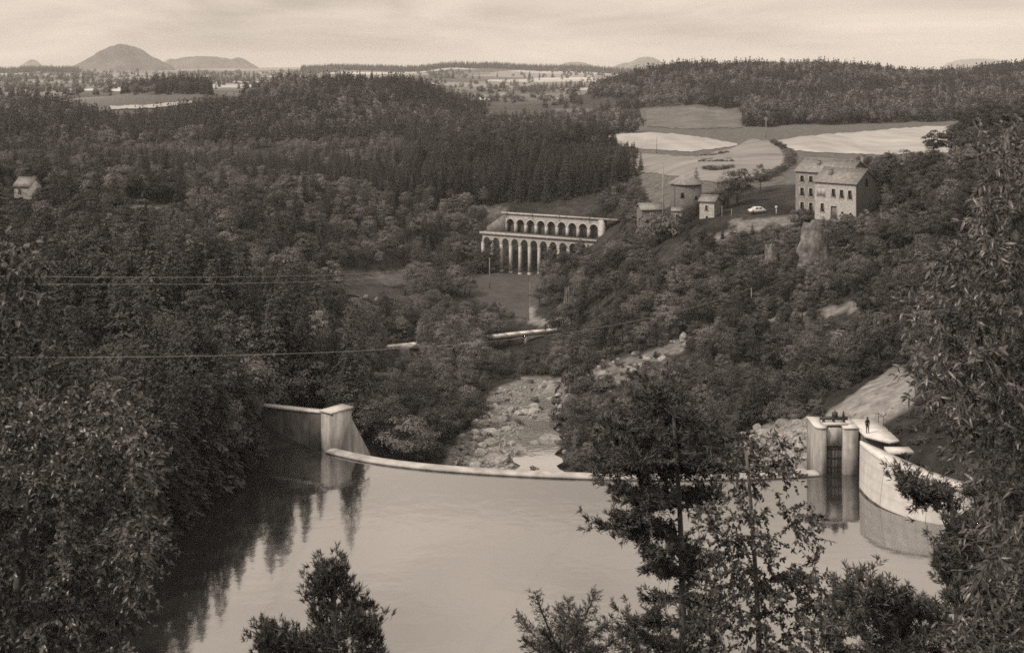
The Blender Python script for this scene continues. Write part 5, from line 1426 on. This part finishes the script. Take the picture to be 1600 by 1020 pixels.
def leafy_tree(name, label, seed, trunk_pts, polys, tw, leaf, m, per, tl, r0=.16, up=.05, cat='tree'):
    """trunk, limbs reaching into the crown outline, twigs with single leaves"""
    G = Grow(seed); g = G.g
    base = np.array(trunk_pts[0]); root = thing(name, label, cat, tuple(base))
    G.trunk(trunk_pts, r0, .03)
    for poly, n, d0, d1, md in polys: G.reach(pick(poly, n, d0, d1, g, md), up=up)
    C, D, N = [], [], []
    for t, d, L in G.tips:
        for k in range(tw):
            dd = unit(d * .6 + g.normal(size=3) * .75 + np.array([0, 0, -.05])); l = tl * (.5 + .8 * g.random())
            q = np.linspace(0, 1, 5)[:, None]; e = t + dd * l + np.array([0, 0, -.12 * l])
            st = t - d * g.random() * min(L, .4) * .7
            p = st * (1 - q) + e * q; p[1:4] += g.normal(size=(3, 3)) * l * .04
            G.wood.tube(p, np.linspace(.006, .002, 5), 3)
            n = int(per * (.6 + .8 * g.random()))
            s = g.random(n) ** .8
            pp = np.stack([np.interp(s, q[:, 0], p[:, c]) for c in range(3)], 1)
            C.append(pp); D.append(unit(dd * .7 + g.normal(size=(n, 3)) * .7 + np.array([0, 0, -.35]))); N.append(g.normal(size=(n, 3)) * .6 + np.array([0, 0, .8]))
    C, D, N = map(np.concatenate, (C, D, N)); n = len(C)
    v, tr, qd = leaf6(C, D, N, leaf[0] * (.6 + .7 * g.random(n)), leaf[1] * (.7 + .6 * g.random(n)))
    obj('crown', mesh('crown', v - base, tr, qd, [m]), root)
    wv, wt, wq = G.wood.arrays()
    obj('trunk', mesh('trunk', wv - base, wt, wq, [BARKN], smooth=True), root)
    return root
def pine_tree(name, label, seed, trunk_pts, polys, tw, tufts, m, tl, nl=.11, nn=16, nw=.016, r0=.15, upturn=.5, spread=.55, flat=.35, cat='tree', avoid=None):
    G = Grow(seed); g = G.g
    base = np.array(trunk_pts[0]); root = thing(name, label, cat, tuple(base))
    G.trunk(trunk_pts, r0, .03)
    for poly, n, d0, d1, md in polys: G.reach(pick(poly, n, d0, d1, g, md, avoid), sag=.03, prefer_down=.3)
    C, D = [], []
    for t, d, L in G.tips:
        for k in range(tw):
            w = g.normal(size=3) * np.array([1, 1, flat]); dd = unit(d * .7 + w * .8 + np.array([0, 0, .10])); l = tl * (.4 + .9 * g.random())
            st = t - d * g.random() * min(L, .7) * .8; e = st + dd * l + np.array([0, 0, .15 * l])
            q = np.linspace(0, 1, 4)[:, None]; p = st * (1 - q) + e * q
            G.wood.tube(p, np.linspace(.010, .004, 4), 3)
            s = np.linspace(.25, 1, tufts)
            pp = np.stack([np.interp(s, q[:, 0], p[:, c]) for c in range(3)], 1) + g.normal(size=(tufts, 3)) * .05
            C.append(pp); D.append(unit(dd + g.normal(size=(tufts, 3)) * .45 + np.array([0, 0, upturn])))
    C, D = map(np.concatenate, (C, D))
    v, tr = needles(C, D, g, nn, nl, nw, spread)
    obj('crown', mesh('crown', v - base, tr, mats=[m]), root)
    wv, wt, wq = G.wood.arrays()
    obj('trunk', mesh('trunk', wv - base, wt, wq, [BARKN], smooth=True), root)
    return root
def foot(u, d):
    x = (u - 800) / F * d
    return (x, d, gz(x, d) - .2)
# big tree filling the right edge
leafy_tree('chestnut_tree', 'large near tree with long narrow glossy leaves along the right edge', 21,
    [foot(1640, 13.5), P(1640, 900, 13.5), P(1620, 700, 13.5), P(1600, 480, 13.5), P(1590, 300, 13.5), P(1572, 210, 13.6)],
    [([(1550, 215), (1565, 195), (1592, 200), (1680, 270), (1680, 400), (1500, 400), (1520, 330), (1550, 280)], 34, 12.5, 14.8, 20),
     ([(1460, 390), (1500, 370), (1680, 380), (1680, 560), (1450, 560), (1425, 500), (1440, 460)], 60, 12.3, 14.8, 20),
     ([(1445, 540), (1680, 540), (1680, 800), (1560, 790), (1535, 720), (1490, 680), (1450, 620)], 72, 12.3, 14.8, 20),
     ([(1530, 780), (1680, 760), (1680, 1060), (1490, 1060), (1510, 920)], 46, 12.3, 15, 22)],
    6, (.105, .030), FGL, 12, .33, .17)
# tree at the left edge
leafy_tree('oak_tree', 'near broad-leaved tree filling the lower left corner', 33,
    [foot(20, 15.5), P(20, 950, 15.5), P(40, 800, 15.5), P(60, 690, 15.4), P(80, 630, 15.3)],
    [([(-120, 640), (60, 625), (130, 640), (180, 622), (235, 640), (228, 668), (255, 690), (252, 740), (235, 790), (262, 860), (240, 890), (-120, 890)], 120, 14.3, 16.8, 19),
     ([(-120, 860), (235, 870), (225, 925), (205, 960), (205, 1060), (-120, 1060)], 70, 14.3, 16.8, 20)],
    9, (.080, .040), FGL, 15, .36, .16)
leafy_tree('oak_tree', 'slender near tree whose top reaches up the left edge', 35,
    [foot(-60, 18), P(-50, 800, 18), P(-20, 600, 18), P(10, 430, 18), P(25, 385, 18)],
    [([(-80, 400), (20, 375), (58, 395), (62, 440), (20, 480), (-80, 490)], 22, 17, 19, 18), ([(-80, 480), (45, 500), (75, 560), (60, 640), (-80, 640)], 22, 17, 19.5, 22)],
    7, (.12, .06), FGD, 8, .45, .12)
# Scots pine in the middle of the foreground: flat tiers of branches
pine_tree('scots_pine', 'tall near pine with a straight trunk, its crown over the dam', 41,
    [foot(1068, 28), P(1068, 1005, 28), P(1066, 860, 28), P(1062, 740, 28), P(1056, 660, 28), P(1050, 615, 28)],
    [([(1000, 622), (1050, 606), (1085, 632), (1070, 645), (990, 645)], 11, 26.5, 29.5, 12),
     ([(945, 662), (1000, 650), (1105, 655), (1165, 688), (1110, 694), (950, 690)], 30, 26.2, 29.8, 17),
     ([(918, 712), (965, 706), (1165, 710), (1175, 722), (1100, 742), (940, 736)], 32, 26.2, 29.8, 13),
     ([(960, 768), (1040, 766), (1125, 770), (1130, 784), (1000, 790)], 16, 26.6, 29.4, 16),
     ([(928, 818), (965, 811), (1045, 832), (1045, 848), (985, 843)], 9, 27, 28.6, 12),
     ([(1012, 872), (1050, 860), (1110, 874), (1090, 900), (1010, 898)], 14, 26.8, 29.3, 15),
     ([(980, 945), (1050, 928), (1115, 940), (1120, 1040), (970, 1040)], 24, 26.6, 29.4, 18)],
    8, 5, FGN, .62, .14, 14, .028, .17, flat=.16, avoid=(1046, 1086, 28.3))
leafy_tree('young_oak', 'sparse near tree with open branches right of the tall pine', 47,
    [foot(1190, 25), P(1188, 1005, 25), P(1182, 870, 25), P(1170, 770, 25), P(1166, 705, 25)],
    [([(1140, 715), (1175, 688), (1215, 690), (1255, 715), (1230, 745), (1180, 760), (1140, 750)], 13, 24, 26, 17),
     ([(1090, 790), (1150, 780), (1200, 790), (1275, 800), (1280, 825), (1215, 850), (1225, 880), (1290, 872), (1300, 900), (1220, 930), (1120, 900)], 34, 23.8, 26.2, 18),
     ([(1100, 900), (1200, 910), (1290, 900), (1325, 935), (1290, 950), (1280, 985), (1265, 1030), (1090, 1030)], 44, 23.8, 26.2, 17)],
    7, (.095, .052), FGD, 17, .40, .11)
pine_tree('scots_pine', 'dark near pine in the lower right corner with one limb over the guide wall', 53,
    [foot(1500, 19), P(1500, 1005, 19), P(1492, 880, 19), P(1490, 810, 19), P(1486, 770, 19)],
    [([(1400, 748), (1412, 746), (1480, 782), (1490, 800), (1440, 778)], 7, 18.7, 19.3, 12),
     ([(1490, 815), (1530, 790), (1600, 800), (1650, 900), (1650, 1040), (1465, 1040), (1475, 920), (1460, 880)], 54, 17.8, 20.2, 18),
     ([(1300, 935), (1345, 895), (1385, 905), (1440, 930), (1440, 1040), (1300, 1040)], 34, 18, 20, 17)],
    8, 5, FGN, .34, .11, 15, .020, .13)
# young pine at the bottom edge
pine_tree('young_pine', 'young near pine with upright shoots at the bottom edge', 61,
    [foot(525, 14), P(525, 1060, 14), P(524, 960, 14), P(521, 900, 14), P(518, 872, 14)],
    [([(505, 890), (520, 868), (535, 890), (562, 925), (580, 955), (590, 1000), (590, 1060), (470, 1060), (480, 1000), (485, 930)], 44, 13.5, 14.5, 12),
     ([(400, 985), (440, 980), (480, 990), (480, 1060), (400, 1060)], 22, 13.6, 14.4, 12)],
    6, 5, FGN, .20, .075, 16, .011, .07, upturn=1.4, spread=.38)
# fir sapling: fan of straight branches
def sapling():
    d0 = 10.0; root_p = np.array(foot(880, d0))
    root = thing('fir_sapling', 'small near fir with branches fanning up at the bottom edge', 'tree', tuple(root_p))
    g = np.random.default_rng(71)
    w = MB(); C, D = [], []
    hub = np.array(P(883, 1040, d0)); w.tube([root_p, (root_p + hub) / 2, hub, np.array(P(878, 990, d0))], [.05, .045, .03, .012], 6)
    for u, v in ((810, 962), (836, 926), (872, 950), (930, 926), (948, 975), (905, 955), (850, 985), (960, 1000), (820, 1000), (888, 938), (915, 985), (860, 1010), (940, 1015)):
        a = np.array(P(883 + g.uniform(-12, 12), g.uniform(1000, 1040), d0)); e = np.array(P(u, v, d0 + g.uniform(-.45, .45)))
        q = np.linspace(0, 1, 26)[:, None]; p = a * (1 - q) + e * q
        p[:, 2] -= .05 * np.sin(q[:, 0] * 3.14)
        w.tube(p[::5], np.linspace(.012, .004, len(p[::5])), 4)
        ax = unit(e - a)
        for i in range(5, 26):
            for sg in (-1, 1):
                sd = unit(np.cross(ax, [0, 1, 0]) * sg + ax * .9 + g.normal(size=3) * .3)
                l = .13 * (1.15 - i / 26) + .03
                pts = p[i] + sd * np.linspace(.1, 1, 5)[:, None] * l
                C.append(pts); D.append(np.tile(unit(sd + ax * .4), (5, 1)))
        C.append(p[5:]); D.append(np.tile(ax, (21, 1)))
    C, D = np.concatenate(C), np.concatenate(D)
    v, t = needles(C, D, g, 5, .032, .006, .55)
    obj('crown', mesh('crown', v - root_p, t, mats=[FGN]), root)
    wv, wt, wq = w.arrays(); obj('trunk', mesh('trunk', wv - root_p, wt, wq, [BARKN]), root)
sapling()

# ------------------------------------------------------------------ air
def haze():
    me = MB().box(-10500, 10500, -90, 13400, -60, 262).mesh('haze', MATS['bark'])
    me.materials.clear()
    m = bpy.data.materials.new('haze_air'); m.use_nodes = True
    n, l = m.node_tree.nodes, m.node_tree.links
    n.remove(n['Principled BSDF'])
    pv = n.new('ShaderNodeVolumePrincipled')
    pv.inputs['Color'].default_value = (.97, .97, .97, 1); pv.inputs['Density'].default_value = HAZE
    pv.inputs['Anisotropy'].default_value = 0.0
    l.new(pv.outputs[0], n['Material Output'].inputs['Volume'])
    me.materials.append(m)
    obj('haze', me, kind='stuff', label='thin pale haze filling the valley')
HAZE = 7e-5
haze()
